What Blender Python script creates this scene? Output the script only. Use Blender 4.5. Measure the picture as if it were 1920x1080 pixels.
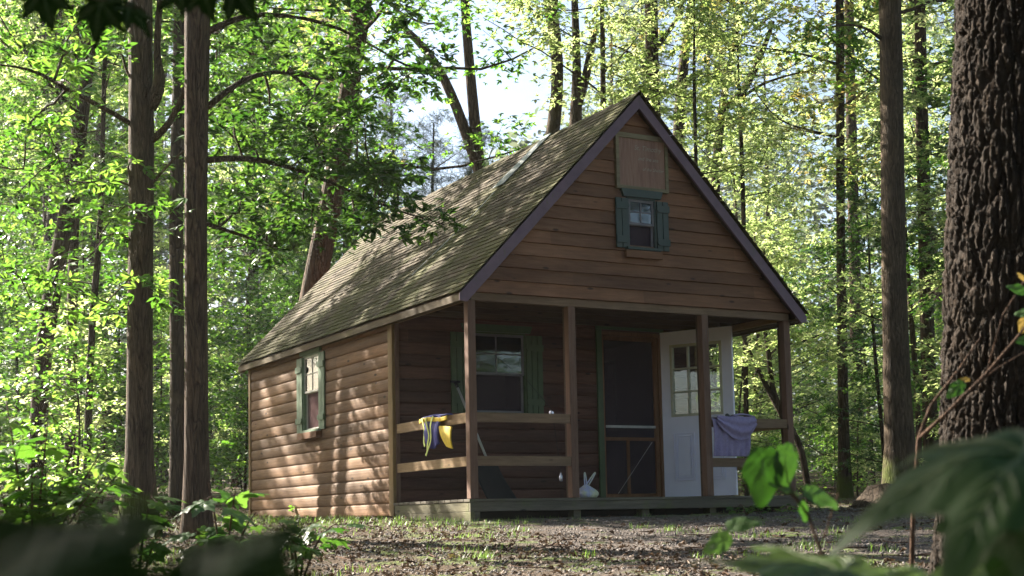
import bpy, math, random
import numpy as np
from mathutils import Vector, Matrix
S = bpy.context.scene
for o in list(bpy.data.objects): bpy.data.objects.remove(o)
C = S.collection
# ------------------------------------------------------------------ camera
CAM = np.array([-6.4203, -12.4704, -0.239]); YAW, PIT, ROL, FPX, SHY = 0.5061, 0.1024, -0.0206, 2657.5, 166.4
FW = np.array([math.sin(YAW)*math.cos(PIT), math.cos(YAW)*math.cos(PIT), math.sin(PIT)])
_r = np.array([math.cos(YAW), -math.sin(YAW), 0.0]); _u = np.cross(_r, FW)
RT = math.cos(ROL)*_r + math.sin(ROL)*_u; UP = -math.sin(ROL)*_r + math.cos(ROL)*_u
cd = bpy.data.cameras.new('camera'); cam = bpy.data.objects.new('camera', cd); C.objects.link(cam)
cam.matrix_world = Matrix(((RT[0], UP[0], -FW[0], CAM[0]), (RT[1], UP[1], -FW[1], CAM[1]), (RT[2], UP[2], -FW[2], CAM[2]), (0, 0, 0, 1)))
cd.sensor_width = 36; cd.lens = FPX/1920*36; cd.shift_y = SHY/1920; cd.clip_start = 0.05; cd.clip_end = 600
cd.dof.use_dof = True; cd.dof.focus_distance = 15.0; cd.dof.aperture_fstop = 5.6
S.camera = cam
# ------------------------------------------------------------------ sky, sun, exposure
SUN = Vector((-0.38, 0.76, 0.53)).normalized()
w = bpy.data.worlds.new('World'); S.world = w; w.use_nodes = True
nt = w.node_tree; bg = nt.nodes['Background']; sky = nt.nodes.new('ShaderNodeTexSky')
sky.sky_type = 'NISHITA'; sky.sun_disc = False; sky.sun_elevation = math.asin(SUN.z); sky.sun_rotation = math.atan2(SUN.x, SUN.y)
sky.air_density = 1.0; sky.dust_density = 2.5; sky.ozone_density = 1.0
nt.links.new(sky.outputs[0], bg.inputs[0]); bg.inputs[1].default_value = 0.052
sl = bpy.data.lights.new('sun', 'SUN'); sl.energy = 5.0; sl.angle = math.radians(0.53); sl.color = (1.0, 0.93, 0.80)
so = bpy.data.objects.new('sun', sl); C.objects.link(so); so.rotation_euler = SUN.to_track_quat('Z', 'Y').to_euler()
S.view_settings.view_transform = 'Standard'; S.view_settings.look = 'None'; S.view_settings.gamma = 1.0
S.view_settings.exposure = 2.5
S.render.engine = 'CYCLES'; S.cycles.use_denoising = True
S.cycles.max_bounces = 8; S.cycles.diffuse_bounces = 4; S.cycles.glossy_bounces = 3; S.cycles.transmission_bounces = 4; S.cycles.transparent_max_bounces = 12
S.cycles.caustics_reflective = False; S.cycles.caustics_refractive = False
S.cycles.sample_clamp_indirect = 6.0

rng = np.random.default_rng(7); random.seed(7)
def at(px, py, s):                      # a point seen at photo pixel (px,py), s metres forward
    d = FW + (px-960)/FPX*RT - (py-540-SHY)/FPX*UP
    return CAM + s*d
def gz(x, y):
    x = np.asarray(x, float); y = np.asarray(y, float)
    s = (x-CAM[0])*0.4848 + (y-CAM[1])*0.8746
    z = np.interp(s, [-60, 0, 2, 14.3, 20, 60, 160], [-2.5, -.93, -.83, -.215, -.10, 1.65, 4.5])
    t = (x-CAM[0])*0.8746 - (y-CAM[1])*0.4848
    z = z + np.interp(t, [-6, -3, 0], [.06, .02, 0])*np.clip((s-8)/6, 0, 1)
    n = np.sin(x*.9+1.3)*np.sin(y*.8+.4)*.5 + np.sin(x*2.3+y*1.1)*.25 + np.sin(x*4.7-y*3.9)*.12
    far = np.clip((np.hypot(x-2, y-3)-5)/6, .18, 1)
    return z + n*.06*far
def gp(px, py, s):                      # ground point under that sight line
    p = at(px, py, s); return np.array([p[0], p[1], float(gz(p[0], p[1]))])

# ------------------------------------------------------------------ node helpers / materials
def mat(name):
    m = bpy.data.materials.new(name); m.use_nodes = True; n = m.node_tree
    return m, n, n.nodes['Principled BSDF'], n.nodes, n.links
def setp(b, **k):
    for a, v in k.items(): b.inputs[a.replace('_', ' ')].default_value = v
def N(ns, t, **k):
    n = ns.new('ShaderNode'+t)
    for a, v in k.items():
        if a in n.inputs: n.inputs[a].default_value = v
        else: setattr(n, a, v)
    return n
def coords(ns, ls, scale=(1, 1, 1), kind='Object', rot=(0, 0, 0)):
    tc = ns.new('ShaderNodeTexCoord'); mp = ns.new('ShaderNodeMapping'); mp.inputs['Scale'].default_value = scale; mp.inputs['Rotation'].default_value = rot
    ls.new(tc.outputs[kind], mp.inputs[0]); return mp.outputs[0]
def noise(ns, ls, vec, scale, detail=5, rough=.6, dist=0):
    n = ns.new('ShaderNodeTexNoise'); n.inputs['Scale'].default_value = scale; n.inputs['Detail'].default_value = detail
    n.inputs['Roughness'].default_value = rough; n.inputs['Distortion'].default_value = dist
    if vec is not None: ls.new(vec, n.inputs['Vector'])
    return n.outputs['Fac']
def ramp(ns, ls, fac, stops):
    r = ns.new('ShaderNodeValToRGB'); e = r.color_ramp.elements
    while len(e) < len(stops): e.new(.5)
    for i, (p, c) in enumerate(stops): e[i].position = p; e[i].color = (*c, 1) if len(c) == 3 else c
    ls.new(fac, r.inputs[0]); return r.outputs[0]
def mixc(ns, ls, fac, a, b, mode='MIX'):
    m = ns.new('ShaderNodeMix'); m.data_type = 'RGBA'; m.blend_type = mode
    for sock, v in ((m.inputs[0], fac), (m.inputs[6], a), (m.inputs[7], b)):
        if isinstance(v, bpy.types.NodeSocket): ls.new(v, sock)
        elif isinstance(v, (int, float)): sock.default_value = v
        else: sock.default_value = (*v, 1)
    return m.outputs[2]
def math_(ns, ls, op, a, b=0.0, c=None):
    m = ns.new('ShaderNodeMath'); m.operation = op
    for i, v in enumerate((a, b, c)):
        if v is None: continue
        if isinstance(v, bpy.types.NodeSocket): ls.new(v, m.inputs[i])
        else: m.inputs[i].default_value = v
    return m.outputs[0]
def bump(ns, ls, b, h, strength=.5, dist=.01):
    n = ns.new('ShaderNodeBump'); n.inputs['Strength'].default_value = strength; n.inputs['Distance'].default_value = dist
    ls.new(h, n.inputs['Height']); ls.new(n.outputs[0], b.inputs['Normal']); return n

def wood(name, c1, c2, c3, axis='x', board=None, zoff=0.0, rough=.75, knots=True, green=0.0, bstr=.35):
    m, n, b, ns, ls = mat(name)
    sc = {'x': (1.2, 14, 14), 'y': (14, 1.2, 14), 'z': (14, 14, 1.2)}[axis]
    v = coords(ns, ls, sc); g = noise(ns, ls, v, 3.0, 7, .65, .6)
    big = noise(ns, ls, coords(ns, ls, {'x': (.5, 2, 2), 'y': (2, .5, 2), 'z': (2, 2, .5)}[axis]), 1.6, 4, .6)
    col = ramp(ns, ls, g, [(.25, c1), (.5, c2), (.78, c3)])
    if board:
        tc = ns.new('ShaderNodeTexCoord'); sp = ns.new('ShaderNodeSeparateXYZ'); ls.new(tc.outputs['Object'], sp.inputs[0])
        idx = math_(ns, ls, 'FLOOR', math_(ns, ls, 'DIVIDE', math_(ns, ls, 'SUBTRACT', sp.outputs[2], zoff), board))
        wn = ns.new('ShaderNodeTexWhiteNoise'); wn.noise_dimensions = '1D'; ls.new(idx, wn.inputs['W'])
        w2 = ns.new('ShaderNodeTexWhiteNoise'); w2.noise_dimensions = '1D'
        seg = math_(ns, ls, 'FLOOR', math_(ns, ls, 'MULTIPLY_ADD', idx, .37, math_(ns, ls, 'MULTIPLY', sp.outputs[1 if axis == 'y' else 0], .42)))
        ls.new(math_(ns, ls, 'MULTIPLY_ADD', seg, 3.13, math_(ns, ls, 'MULTIPLY', idx, 1.71)), w2.inputs['W'])
        k = math_(ns, ls, 'MULTIPLY_ADD', wn.outputs[0], .28, math_(ns, ls, 'MULTIPLY_ADD', w2.outputs[0], .42, .62))
        cc = ns.new('ShaderNodeCombineColor')
        for i in range(3): ls.new(k, cc.inputs[i])
        col = mixc(ns, ls, 1.0, col, cc.outputs[0], 'MULTIPLY')
    st = ramp(ns, ls, big, [(.3, (.68, .66, .66)), (.55, (1, 1, 1)), (.75, (1.25, 1.22, 1.15))])
    col = mixc(ns, ls, 1.0, col, st, 'MULTIPLY')
    if knots:
        vo = N(ns, 'TexVoronoi', Scale=1.0); ls.new(coords(ns, ls, {'x': (2.6, 7, 7.3), 'y': (7, 2.6, 7.3), 'z': (7, 7, 2.6)}[axis]), vo.inputs['Vector'])
        kf = ramp(ns, ls, vo.outputs['Distance'], [(.06, (1, 1, 1)), (.13, (0, 0, 0))])
        col = mixc(ns, ls, kf, col, tuple(x*.35 for x in c1))
    if green:
        gn = noise(ns, ls, coords(ns, ls), 2.4, 5, .7)
        gf = ramp(ns, ls, gn, [(.62-green*.5, (0, 0, 0)), (.95-green*.4, (1, 1, 1))])
        col = mixc(ns, ls, gf, col, (.10, .12, .03))
    ls.new(col, b.inputs['Base Color']); setp(b, Roughness=rough); b.inputs['Specular IOR Level'].default_value = .3
    bump(ns, ls, b, g, bstr, .004)
    return m
M = {}
BH = .1385
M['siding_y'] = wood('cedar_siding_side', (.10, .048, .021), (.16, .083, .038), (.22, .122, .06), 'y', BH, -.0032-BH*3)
M['siding_x'] = wood('cedar_siding_front', (.06, .023, .015), (.09, .037, .024), (.125, .055, .036), 'x', BH, -.0032-BH*3)  # cedar colour deepened to stand in for the dim porch light
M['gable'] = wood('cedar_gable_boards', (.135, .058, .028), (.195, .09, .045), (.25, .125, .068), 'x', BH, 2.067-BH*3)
M['post'] = wood('weathered_post', (.11, .058, .038), (.16, .088, .060), (.21, .122, .085), 'z')
M['rail_x'] = wood('weathered_rail', (.13, .078, .045), (.19, .118, .07), (.26, .165, .10), 'x', green=.06)
M['rail_y'] = wood('weathered_rail_side', (.17, .105, .05), (.26, .165, .08), (.34, .23, .12), 'y', green=.06)
M['trim'] = wood('corner_trim', (.15, .09, .035), (.22, .14, .06), (.28, .19, .085), 'z', green=.05)
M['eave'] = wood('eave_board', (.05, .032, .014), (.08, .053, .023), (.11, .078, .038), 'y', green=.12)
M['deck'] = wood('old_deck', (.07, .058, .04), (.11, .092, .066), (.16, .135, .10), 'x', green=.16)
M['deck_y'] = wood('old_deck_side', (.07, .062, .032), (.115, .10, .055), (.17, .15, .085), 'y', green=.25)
M['joist'] = wood('porch_joists', (.05, .028, .016), (.075, .044, .026), (.10, .06, .038), 'x')  # colour darkened to stand in for shade under the porch roof
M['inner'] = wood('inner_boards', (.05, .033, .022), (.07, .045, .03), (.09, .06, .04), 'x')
M['screenwood'] = wood('screen_door_wood', (.13, .055, .022), (.19, .085, .038), (.26, .125, .06), 'z', knots=False)

def paint(name, c, rough=.55, var=.25, scale=9, wear=None, bs=.15):
    m, n, b, ns, ls = mat(name)
    g = noise(ns, ls, coords(ns, ls), scale, 6, .65)
    col = ramp(ns, ls, g, [(.3, tuple(x*(1-var) for x in c)), (.7, tuple(min(1, x*(1+var)) for x in c))])
    if wear:
        gw = noise(ns, ls, coords(ns, ls, (3, 3, 1)), 7, 6, .75)
        col = mixc(ns, ls, ramp(ns, ls, gw, [(.58, (0, 0, 0)), (.66, (1, 1, 1))]), col, wear)
    ls.new(col, b.inputs['Base Color']); setp(b, Roughness=rough); bump(ns, ls, b, g, bs, .003); return m
M['rake'] = paint('purple_brown_paint', (.135, .075, .105), .5, .18, wear=(.12, .085, .075))
M['green'] = paint('green_shutter_paint', (.044, .074, .020), .55, .2)
M['teal'] = paint('blue_green_paint', (.028, .046, .040), .55, .2)
M['sage'] = paint('faded_sage_paint', (.13, .19, .12), .6, .25, wear=(.25, .27, .18))
M['sash'] = paint('dull_sash', (.13, .115, .13), .5, .15)
M['sashw'] = paint('pale_sash', (.42, .40, .36), .5, .15)
M['white'] = paint('white_door_paint', (.82, .80, .96), .42, .06, 3)
M['cream'] = paint('cream_glazing_bars', (.55, .52, .40), .5, .12)
M['metal'] = paint('flashing_metal', (.16, .17, .17), .5, .3, 5)
M['black'] = paint('black_plastic', (.005, .005, .005), .75, .3)
M['pole'] = paint('pale_grey_pole', (.42, .41, .38), .45, .15)
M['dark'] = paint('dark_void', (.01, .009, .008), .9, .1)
M['blue'] = paint('blue_nylon', (.035, .035, .20), .7, .3, 20)
M['yellow'] = paint('yellow_nylon', (.62, .42, .02), .7, .2, 20)
M['strap'] = paint('lime_strap', (.55, .60, .16), .7, .2, 20)
M['purple'] = paint('purple_towel', (.26, .21, .345), .95, .15, 40, bs=.5)
M['letter'] = paint('faded_letter_paint', (.33, .27, .22), .8, .35, 60)

def glass(name, tint=(.9, .95, .92), f=1.0):
    m = bpy.data.materials.new(name); m.use_nodes = True; ns = m.node_tree.nodes; ls = m.node_tree.links; ns.clear()
    out = ns.new('ShaderNodeOutputMaterial'); mx = ns.new('ShaderNodeMixShader'); tr = ns.new('ShaderNodeBsdfTransparent'); gl = ns.new('ShaderNodeBsdfGlossy')
    tr.inputs[0].default_value = (*tint, 1); gl.inputs['Roughness'].default_value = .03
    fr = ns.new('ShaderNodeFresnel'); fr.inputs[0].default_value = 1.5
    k = math_(ns, ls, 'MULTIPLY_ADD', fr.outputs[0], 1.6*f, .05)
    bn = ns.new('ShaderNodeBump'); bn.inputs['Strength'].default_value = .08; bn.inputs['Distance'].default_value = .01
    ls.new(noise(ns, ls, coords(ns, ls), 6, 2), bn.inputs['Height']); ls.new(bn.outputs[0], gl.inputs['Normal'])
    ls.new(k, mx.inputs[0]); ls.new(tr.outputs[0], mx.inputs[1]); ls.new(gl.outputs[0], mx.inputs[2]); ls.new(mx.outputs[0], out.inputs[0]); return m
M['glass'] = glass('window_glass', (.45, .47, .42), .5)
M['glassc'] = glass('door_glass', (.92, .95, .92), .5)
def screen(name, c, a):
    m = bpy.data.materials.new(name); m.use_nodes = True; ns = m.node_tree.nodes; ls = m.node_tree.links; ns.clear()
    out = ns.new('ShaderNodeOutputMaterial'); mx = ns.new('ShaderNodeMixShader'); tr = ns.new('ShaderNodeBsdfTransparent'); d = ns.new('ShaderNodeBsdfDiffuse')
    g = noise(ns, ls, coords(ns, ls), 4, 4); ls.new(ramp(ns, ls, g, [(.3, tuple(x*.7 for x in c)), (.7, tuple(x*1.2 for x in c))]), d.inputs[0])
    mx.inputs[0].default_value = a; ls.new(tr.outputs[0], mx.inputs[1]); ls.new(d.outputs[0], mx.inputs[2]); ls.new(mx.outputs[0], out.inputs[0]); return m
M['screen'] = screen('insect_screen', (.06, .044, .055), .66)
M['winscreen'] = screen('window_screen', (.16, .10, .10), .85)

def roofmat():
    m, n, b, ns, ls = mat('mossy_shingles')
    v = coords(ns, ls)
    tc = ns.new('ShaderNodeTexCoord'); sp = ns.new('ShaderNodeSeparateXYZ'); ls.new(tc.outputs['Object'], sp.inputs[0])
    g = noise(ns, ls, v, 30, 5, .7); g2 = noise(ns, ls, v, 3.0, 6, .7)
    at_ = ns.new('ShaderNodeAttribute'); at_.attribute_name = 'rnd'
    base = ramp(ns, ls, at_.outputs['Fac'], [(0, (.045, .033, .022)), (.5, (.08, .06, .041)), (1, (.135, .107, .078))])
    base = mixc(ns, ls, 1.0, base, ramp(ns, ls, g, [(.3, (.6, .6, .6)), (.7, (1.3, 1.3, 1.3))]), 'MULTIPLY')
    # moss
    g3 = noise(ns, ls, coords(ns, ls, (1, 1, 1)), 1.3, 8, .72)
    line = math_(ns, ls, 'ABSOLUTE', math_(ns, ls, 'SUBTRACT', sp.outputs[1], 1.82))
    ln = math_(ns, ls, 'MULTIPLY', math_(ns, ls, 'SUBTRACT', .22, line), 1.6); ln = math_(ns, ls, 'MAXIMUM', ln, 0.0)
    low = math_(ns, ls, 'MULTIPLY', math_(ns, ls, 'MAXIMUM', math_(ns, ls, 'SUBTRACT', 3.1, sp.outputs[2]), 0.0), .07)
    edge = math_(ns, ls, 'MULTIPLY', math_(ns, ls, 'MAXIMUM', math_(ns, ls, 'SUBTRACT', .35, sp.outputs[1]), 0.0), .25)
    mf = math_(ns, ls, 'ADD', math_(ns, ls, 'ADD', math_(ns, ls, 'ADD', g3, ln), low), edge)
    mf = math_(ns, ls, 'MULTIPLY_ADD', g2, .25, mf)
    mk = ramp(ns, ls, mf, [(.58, (0, 0, 0)), (.76, (.8, .8, .8))])
    moss = ramp(ns, ls, g, [(.3, (.038, .040, .010)), (.7, (.09, .088, .024))])
    col = mixc(ns, ls, mk, base, moss)
    ls.new(col, b.inputs['Base Color']); setp(b, Roughness=.9); b.inputs['Specular IOR Level'].default_value = .25
    h = math_(ns, ls, 'MULTIPLY_ADD', mk, 1.2, g); bump(ns, ls, b, h, .9, .012); return m
M['roof'] = roofmat()

def barkmat(name, c1, c2, c3, sc=1.0, moss=.0, strength=1.0, zs=.10):
    m, n, b, ns, ls = mat(name)
    v = coords(ns, ls, (sc, sc, sc*zs)); g = noise(ns, ls, v, 22, 9, .75, 1.6); g2 = noise(ns, ls, coords(ns, ls), 1.5, 4)
    vo = N(ns, 'TexVoronoi', Scale=24.0, feature='DISTANCE_TO_EDGE')
    nv = ns.new('ShaderNodeMix'); nv.data_type = 'VECTOR'; nv.inputs[0].default_value = .3
    nn = ns.new('ShaderNodeTexNoise'); nn.inputs['Scale'].default_value = 6; ls.new(v, nn.inputs['Vector'])
    ls.new(v, nv.inputs[4]); ls.new(nn.outputs['Color'], nv.inputs[5]); ls.new(nv.outputs[1], vo.inputs['Vector'])
    crack = ramp(ns, ls, vo.outputs['Distance'], [(.0, (.4, .4, .4)), (.12, (1, 1, 1))])
    col = ramp(ns, ls, g, [(.3, c1), (.52, c2), (.75, c3)]); col = mixc(ns, ls, .75, col, crack, 'MULTIPLY')
    col = mixc(ns, ls, 1.0, col, ramp(ns, ls, g2, [(.3, (.75, .75, .75)), (.7, (1.25, 1.22, 1.15))]), 'MULTIPLY')
    if moss:
        tc = ns.new('ShaderNodeTexCoord'); sp = ns.new('ShaderNodeSeparateXYZ'); ls.new(tc.outputs['Object'], sp.inputs[0])
        k = math_(ns, ls, 'MULTIPLY_ADD', sp.outputs[2], -moss, math_(ns, ls, 'ADD', g2, .25)); mk = ramp(ns, ls, k, [(.45, (0, 0, 0)), (.6, (1, 1, 1))])
        col = mixc(ns, ls, mk, col, (.10, .13, .025))
    ls.new(col, b.inputs['Base Color']); setp(b, Roughness=.9); b.inputs['Specular IOR Level'].default_value = .2
    h = math_(ns, ls, 'ADD', g, crack); bump(ns, ls, b, h, strength, .02); return m
M['bark'] = barkmat('brown_bark', (.032, .020, .013), (.09, .060, .041), (.18, .13, .095), 1.0)
M['barkg'] = barkmat('ridged_grey_bark', (.036, .024, .016), (.10, .072, .050), (.20, .152, .115), 1.2, moss=.5)
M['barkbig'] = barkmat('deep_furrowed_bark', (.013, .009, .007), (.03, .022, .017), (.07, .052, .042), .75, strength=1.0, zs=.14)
M['barkd'] = barkmat('dark_far_bark', (.04, .028, .02), (.07, .05, .036), (.11, .082, .06), .8)
M['twig'] = barkmat('twig_bark', (.08, .045, .03), (.13, .075, .05), (.18, .12, .085), 3)

def leafmat(name, cols, trans, tf=.45, rough=.42, spec=.45, vein=False):
    m, n, b, ns, ls = mat(name)
    a = ns.new('ShaderNodeAttribute'); a.attribute_name = 'rnd'
    oi = ns.new('ShaderNodeObjectInfo')
    f = math_(ns, ls, 'FRACT', math_(ns, ls, 'ADD', a.outputs['Fac'], 0.0))
    col = ramp(ns, ls, f, [(i/(len(cols)-1)*.98, c) for i, c in enumerate(cols)])
    tcol = ramp(ns, ls, f, [(i/(len(trans)-1)*.98, c) for i, c in enumerate(trans)])
    kk = math_(ns, ls, 'MULTIPLY_ADD', oi.outputs['Random'], .35, .85)
    cc = ns.new('ShaderNodeCombineColor')
    for i in range(3): ls.new(kk, cc.inputs[i])
    tcol = mixc(ns, ls, 1.0, tcol, cc.outputs[0], 'MULTIPLY')
    ls.new(col, b.inputs['Base Color']); setp(b, Roughness=rough); b.inputs['Specular IOR Level'].default_value = spec
    t = ns.new('ShaderNodeBsdfTranslucent'); ls.new(tcol, t.inputs[0])
    mx = ns.new('ShaderNodeMixShader'); mx.inputs[0].default_value = tf; out = ns['Material Output']
    ls.new(b.outputs[0], mx.inputs[1]); ls.new(t.outputs[0], mx.inputs[2]); ls.new(mx.outputs[0], out.inputs[0])
    if vein:
        g = noise(ns, ls, coords(ns, ls), 60, 4); bump(ns, ls, b, g, .5, .004)
    return m
G1 = [(.035, .075, .014), (.05, .10, .018), (.07, .12, .022)]
M['leaf'] = leafmat('green_leaves', G1, [(.07, .20, .018), (.15, .34, .03), (.32, .50, .075)])
M['leafy'] = leafmat('yellow_green_leaves', [(.09, .14, .04), (.12, .17, .055), (.17, .18, .06)], [(.44, .62, .16), (.60, .76, .26), (.76, .80, .38)], .5)  # pale colours carry the sheen and glare of sunlit leaves
M['leafd'] = leafmat('deep_green_leaves', [(.02, .05, .012), (.03, .07, .015), (.045, .085, .02)], [(.05, .15, .015), (.09, .22, .022), (.19, .36, .045)], .38)
M['leafo'] = leafmat('turning_leaves', [(.10, .13, .03), (.16, .15, .03), (.22, .13, .03)], [(.36, .56, .10), (.56, .66, .16), (.74, .56, .18)], .5)
M['pine'] = leafmat('pine_needles', [(.05, .065, .045), (.07, .085, .06), (.09, .105, .075)], [(.14, .19, .12), (.2, .25, .15), (.26, .3, .19)], .35)
M['bigleaf'] = leafmat('maple_leaf_surface', [(.016, .034, .008), (.022, .045, .010), (.03, .055, .014)], [(.04, .15, .012), (.07, .2, .02), (.10, .24, .03)], .16, .6, .22, True)
M['heart'] = leafmat('soft_green_leaf', [(.025, .062, .014), (.033, .075, .018), (.05, .09, .024)], [(.04, .13, .015), (.07, .2, .02), (.15, .3, .05)], .2, .55, .3, True)
M['near'] = leafmat('shaded_near_leaf', [(.006, .012, .003), (.008, .015, .004)], [(.02, .05, .01), (.03, .07, .01)], .15, 1.0, 0.0, True)  # near-black colour stands in for shade on near and silhouetted leaves
M['litter'] = leafmat('dry_leaf_litter', [(.045, .026, .016), (.09, .057, .036), (.16, .115, .085), (.07, .038, .019), (.12, .082, .058)], [(.1, .06, .03), (.15, .09, .05)], .12, .7, .3)
M['grass'] = leafmat('grass_blades', [(.05, .10, .02), (.08, .14, .03), (.12, .17, .04)], [(.15, .3, .04), (.3, .45, .08)], .35)
M['yleaf'] = leafmat('yellow_leaf', [(.20, .13, .02), (.26, .18, .03), (.2, .1, .02)], [(.25, .17, .04), (.3, .2, .05)], .4)

def groundmat():
    m, n, b, ns, ls = mat('forest_ground')
    v = coords(ns, ls); tc = ns.new('ShaderNodeTexCoord'); sp = ns.new('ShaderNodeSeparateXYZ'); ls.new(tc.outputs['Object'], sp.inputs[0])
    vo = N(ns, 'TexVoronoi', Scale=38.0); ls.new(v, vo.inputs['Vector'])
    g = noise(ns, ls, v, 45, 6, .7); g2 = noise(ns, ls, v, .55, 6, .65); g3 = noise(ns, ls, v, 2.2, 6, .7)
    hsv = ns.new('ShaderNodeSeparateColor'); ls.new(vo.outputs['Color'], hsv.inputs[0])
    stone = ramp(ns, ls, hsv.outputs[0], [(0, (.045, .034, .03)), (.5, (.085, .068, .062)), (1, (.15, .13, .122))])
    stone = mixc(ns, ls, .5, stone, ramp(ns, ls, g, [(.3, (.04, .028, .02)), (.7, (.14, .11, .09))]))
    soil = ramp(ns, ls, g, [(.3, (.03, .02, .012)), (.55, (.08, .052, .03)), (.75, (.16, .11, .07))])
    # gravel zone in front of and right of the cabin
    zone = math_(ns, ls, 'MULTIPLY_ADD', sp.outputs[0], .35, math_(ns, ls, 'MULTIPLY_ADD', sp.outputs[1], -.16, g3))
    zf = ramp(ns, ls, zone, [(.35, (0, 0, 0)), (.8, (1, 1, 1))])
    farr = ramp(ns, ls, math_(ns, ls, 'MULTIPLY', sp.outputs[1], .1), [(.25, (1, 1, 1)), (.9, (0, 0, 0))]); 
    zf = mixc(ns, ls, 1.0, zf, farr, 'MULTIPLY')
    col = mixc(ns, ls, zf, soil, stone)
    mk = ramp(ns, ls, math_(ns, ls, 'MULTIPLY_ADD', g3, .5, math_(ns, ls, 'MULTIPLY', g2, .6)), [(.56, (0, 0, 0)), (.64, (.85, .85, .85))])
    moss = ramp(ns, ls, g, [(.3, (.05, .08, .015)), (.7, (.14, .18, .04))])
    col = mixc(ns, ls, mk, col, moss)
    ls.new(col, b.inputs['Base Color']); setp(b, Roughness=.95); b.inputs['Specular IOR Level'].default_value = .2
    h = math_(ns, ls, 'ADD', vo.outputs['Distance'], g); bump(ns, ls, b, h, 1.0, .02); return m
M['ground'] = groundmat()

# ------------------------------------------------------------------ mesh helpers
def tag(o, label=None, cat=None, group=None, kind=None):
    if label: o['label'] = label
    if cat: o['category'] = cat
    if group: o['group'] = group
    if kind: o['kind'] = kind
    return o
def empty(name, loc, label, cat, group=None):
    o = bpy.data.objects.new(name, None); C.objects.link(o); o.location = loc; o.empty_display_size = .2
    return tag(o, label, cat, group)
class MB:
    def __init__(s): s.v = []; s.f = []; s.r = []
    def add(s, vs, fs, r=None):
        k = len(s.v); s.v += [tuple(map(float, p)) for p in vs]; s.f += [tuple(i+k for i in f) for f in fs]
        s.r += [r if r is not None else random.random()]*len(vs)
    def box(s, x0, x1, y0, y1, z0, z1, fr=None):
        x0, x1 = sorted((x0, x1)); y0, y1 = sorted((y0, y1)); z0, z1 = sorted((z0, z1))
        P = [(x, y, z) for z in (z0, z1) for y in (y0, y1) for x in (x0, x1)]
        if fr: P = [fr(*p) for p in P]
        s.add(P, [(0, 2, 3, 1), (4, 5, 7, 6), (0, 1, 5, 4), (2, 6, 7, 3), (0, 4, 6, 2), (1, 3, 7, 5)])
    def bar(s, a, b, wd, th, up=(0, 0, 1)):
        a = Vector(a); b = Vector(b); d = (b-a).normalized(); up = Vector(up); x = d.cross(up).normalized()*wd/2; y = x.normalized().cross(d)*th/2
        P = [p+i*x+j*y for p in (a, b) for i, j in ((-1, -1), (1, -1), (1, 1), (-1, 1))]
        s.add(P, [(0, 3, 2, 1), (4, 5, 6, 7), (0, 1, 5, 4), (1, 2, 6, 5), (2, 3, 7, 6), (3, 0, 4, 7)])
    def tube(s, pts, rad, n=8, jit=0.0, lobes=0.0, cap=True):
        pts = [Vector(p) for p in pts]; m = len(pts); ref = Vector((1, .13, 0.07)); V = []; ph = random.random()*6
        for i, p in enumerate(pts):
            d = (pts[min(i+1, m-1)]-pts[max(i-1, 0)]).normalized()
            x = (ref-d*ref.dot(d)).normalized(); y = d.cross(x)
            for j in range(n):
                a = 2*math.pi*j/n; r = rad[i]*(1+lobes*math.sin(3*a+ph+i*.15)+lobes*.6*math.sin(5*a+2*ph-i*.2)+random.uniform(-jit, jit))
                V.append(p+x*math.cos(a)*r+y*math.sin(a)*r)
        F = [(i*n+j, i*n+(j+1) % n, (i+1)*n+(j+1) % n, (i+1)*n+j) for i in range(m-1) for j in range(n)]
        if cap: F += [tuple(range(n-1, -1, -1)), tuple((m-1)*n+j for j in range(n))]
        s.add(V, F)
    def build(s, name, m, parent=None, smooth=False, bevel=0.0, off=None):
        me = bpy.data.meshes.new(name); V = s.v
        if off is not None: V = [(a-off[0], b-off[1], c-off[2]) for a, b, c in V]
        me.from_pydata(V, [], s.f); me.materials.append(m)
        at_ = me.attributes.new('rnd', 'FLOAT', 'POINT'); at_.data.foreach_set('value', s.r)
        if smooth: me.polygons.foreach_set('use_smooth', [True]*len(me.polygons))
        o = bpy.data.objects.new(name, me); C.objects.link(o); o.parent = parent
        if bevel:
            b = o.modifiers.new('bevel', 'BEVEL'); b.width = bevel; b.segments = 2; b.limit_method = 'ANGLE'
        return o

# leaf templates: (verts Kx3 with unit length along +x, quads)
L_SIMPLE = (np.array([(0, 0, 0), (.3, .26, .05), (.7, .22, .04), (1, 0, -.06), (.7, -.22, .04), (.3, -.26, .05)]), [(0, 1, 2, 3), (0, 3, 4, 5)])
L_LOBE = (np.array([(0, 0, 0), (.32, .13, .02), (.62, .17, .03), (1, 0, -.08), (.62, -.17, .03), (.32, -.13, .02),
                    (.55, .52, .05), (.16, .34, .05), (.55, -.52, .05), (.16, -.34, .05)]), [(0, 1, 2, 3), (0, 3, 4, 5), (0, 1, 6, 7), (5, 0, 9, 8)])
L_NEEDLE = (np.array([(0, .03, 0), (1, .015, -.1), (1, -.015, -.1), (0, -.03, 0), (.1, -.3, .1), (.95, .25, .05), (.95, .30, .05), (.1, -.22, .1)]), [(0, 1, 2, 3), (4, 5, 6, 7)])
L_BLADE = (np.array([(0, .03, 0), (.5, .025, .0), (.5, -.025, 0), (0, -.03, 0), (1, 0, -.12)]), [(0, 1, 2, 3), (1, 4, 4, 2)])
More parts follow.
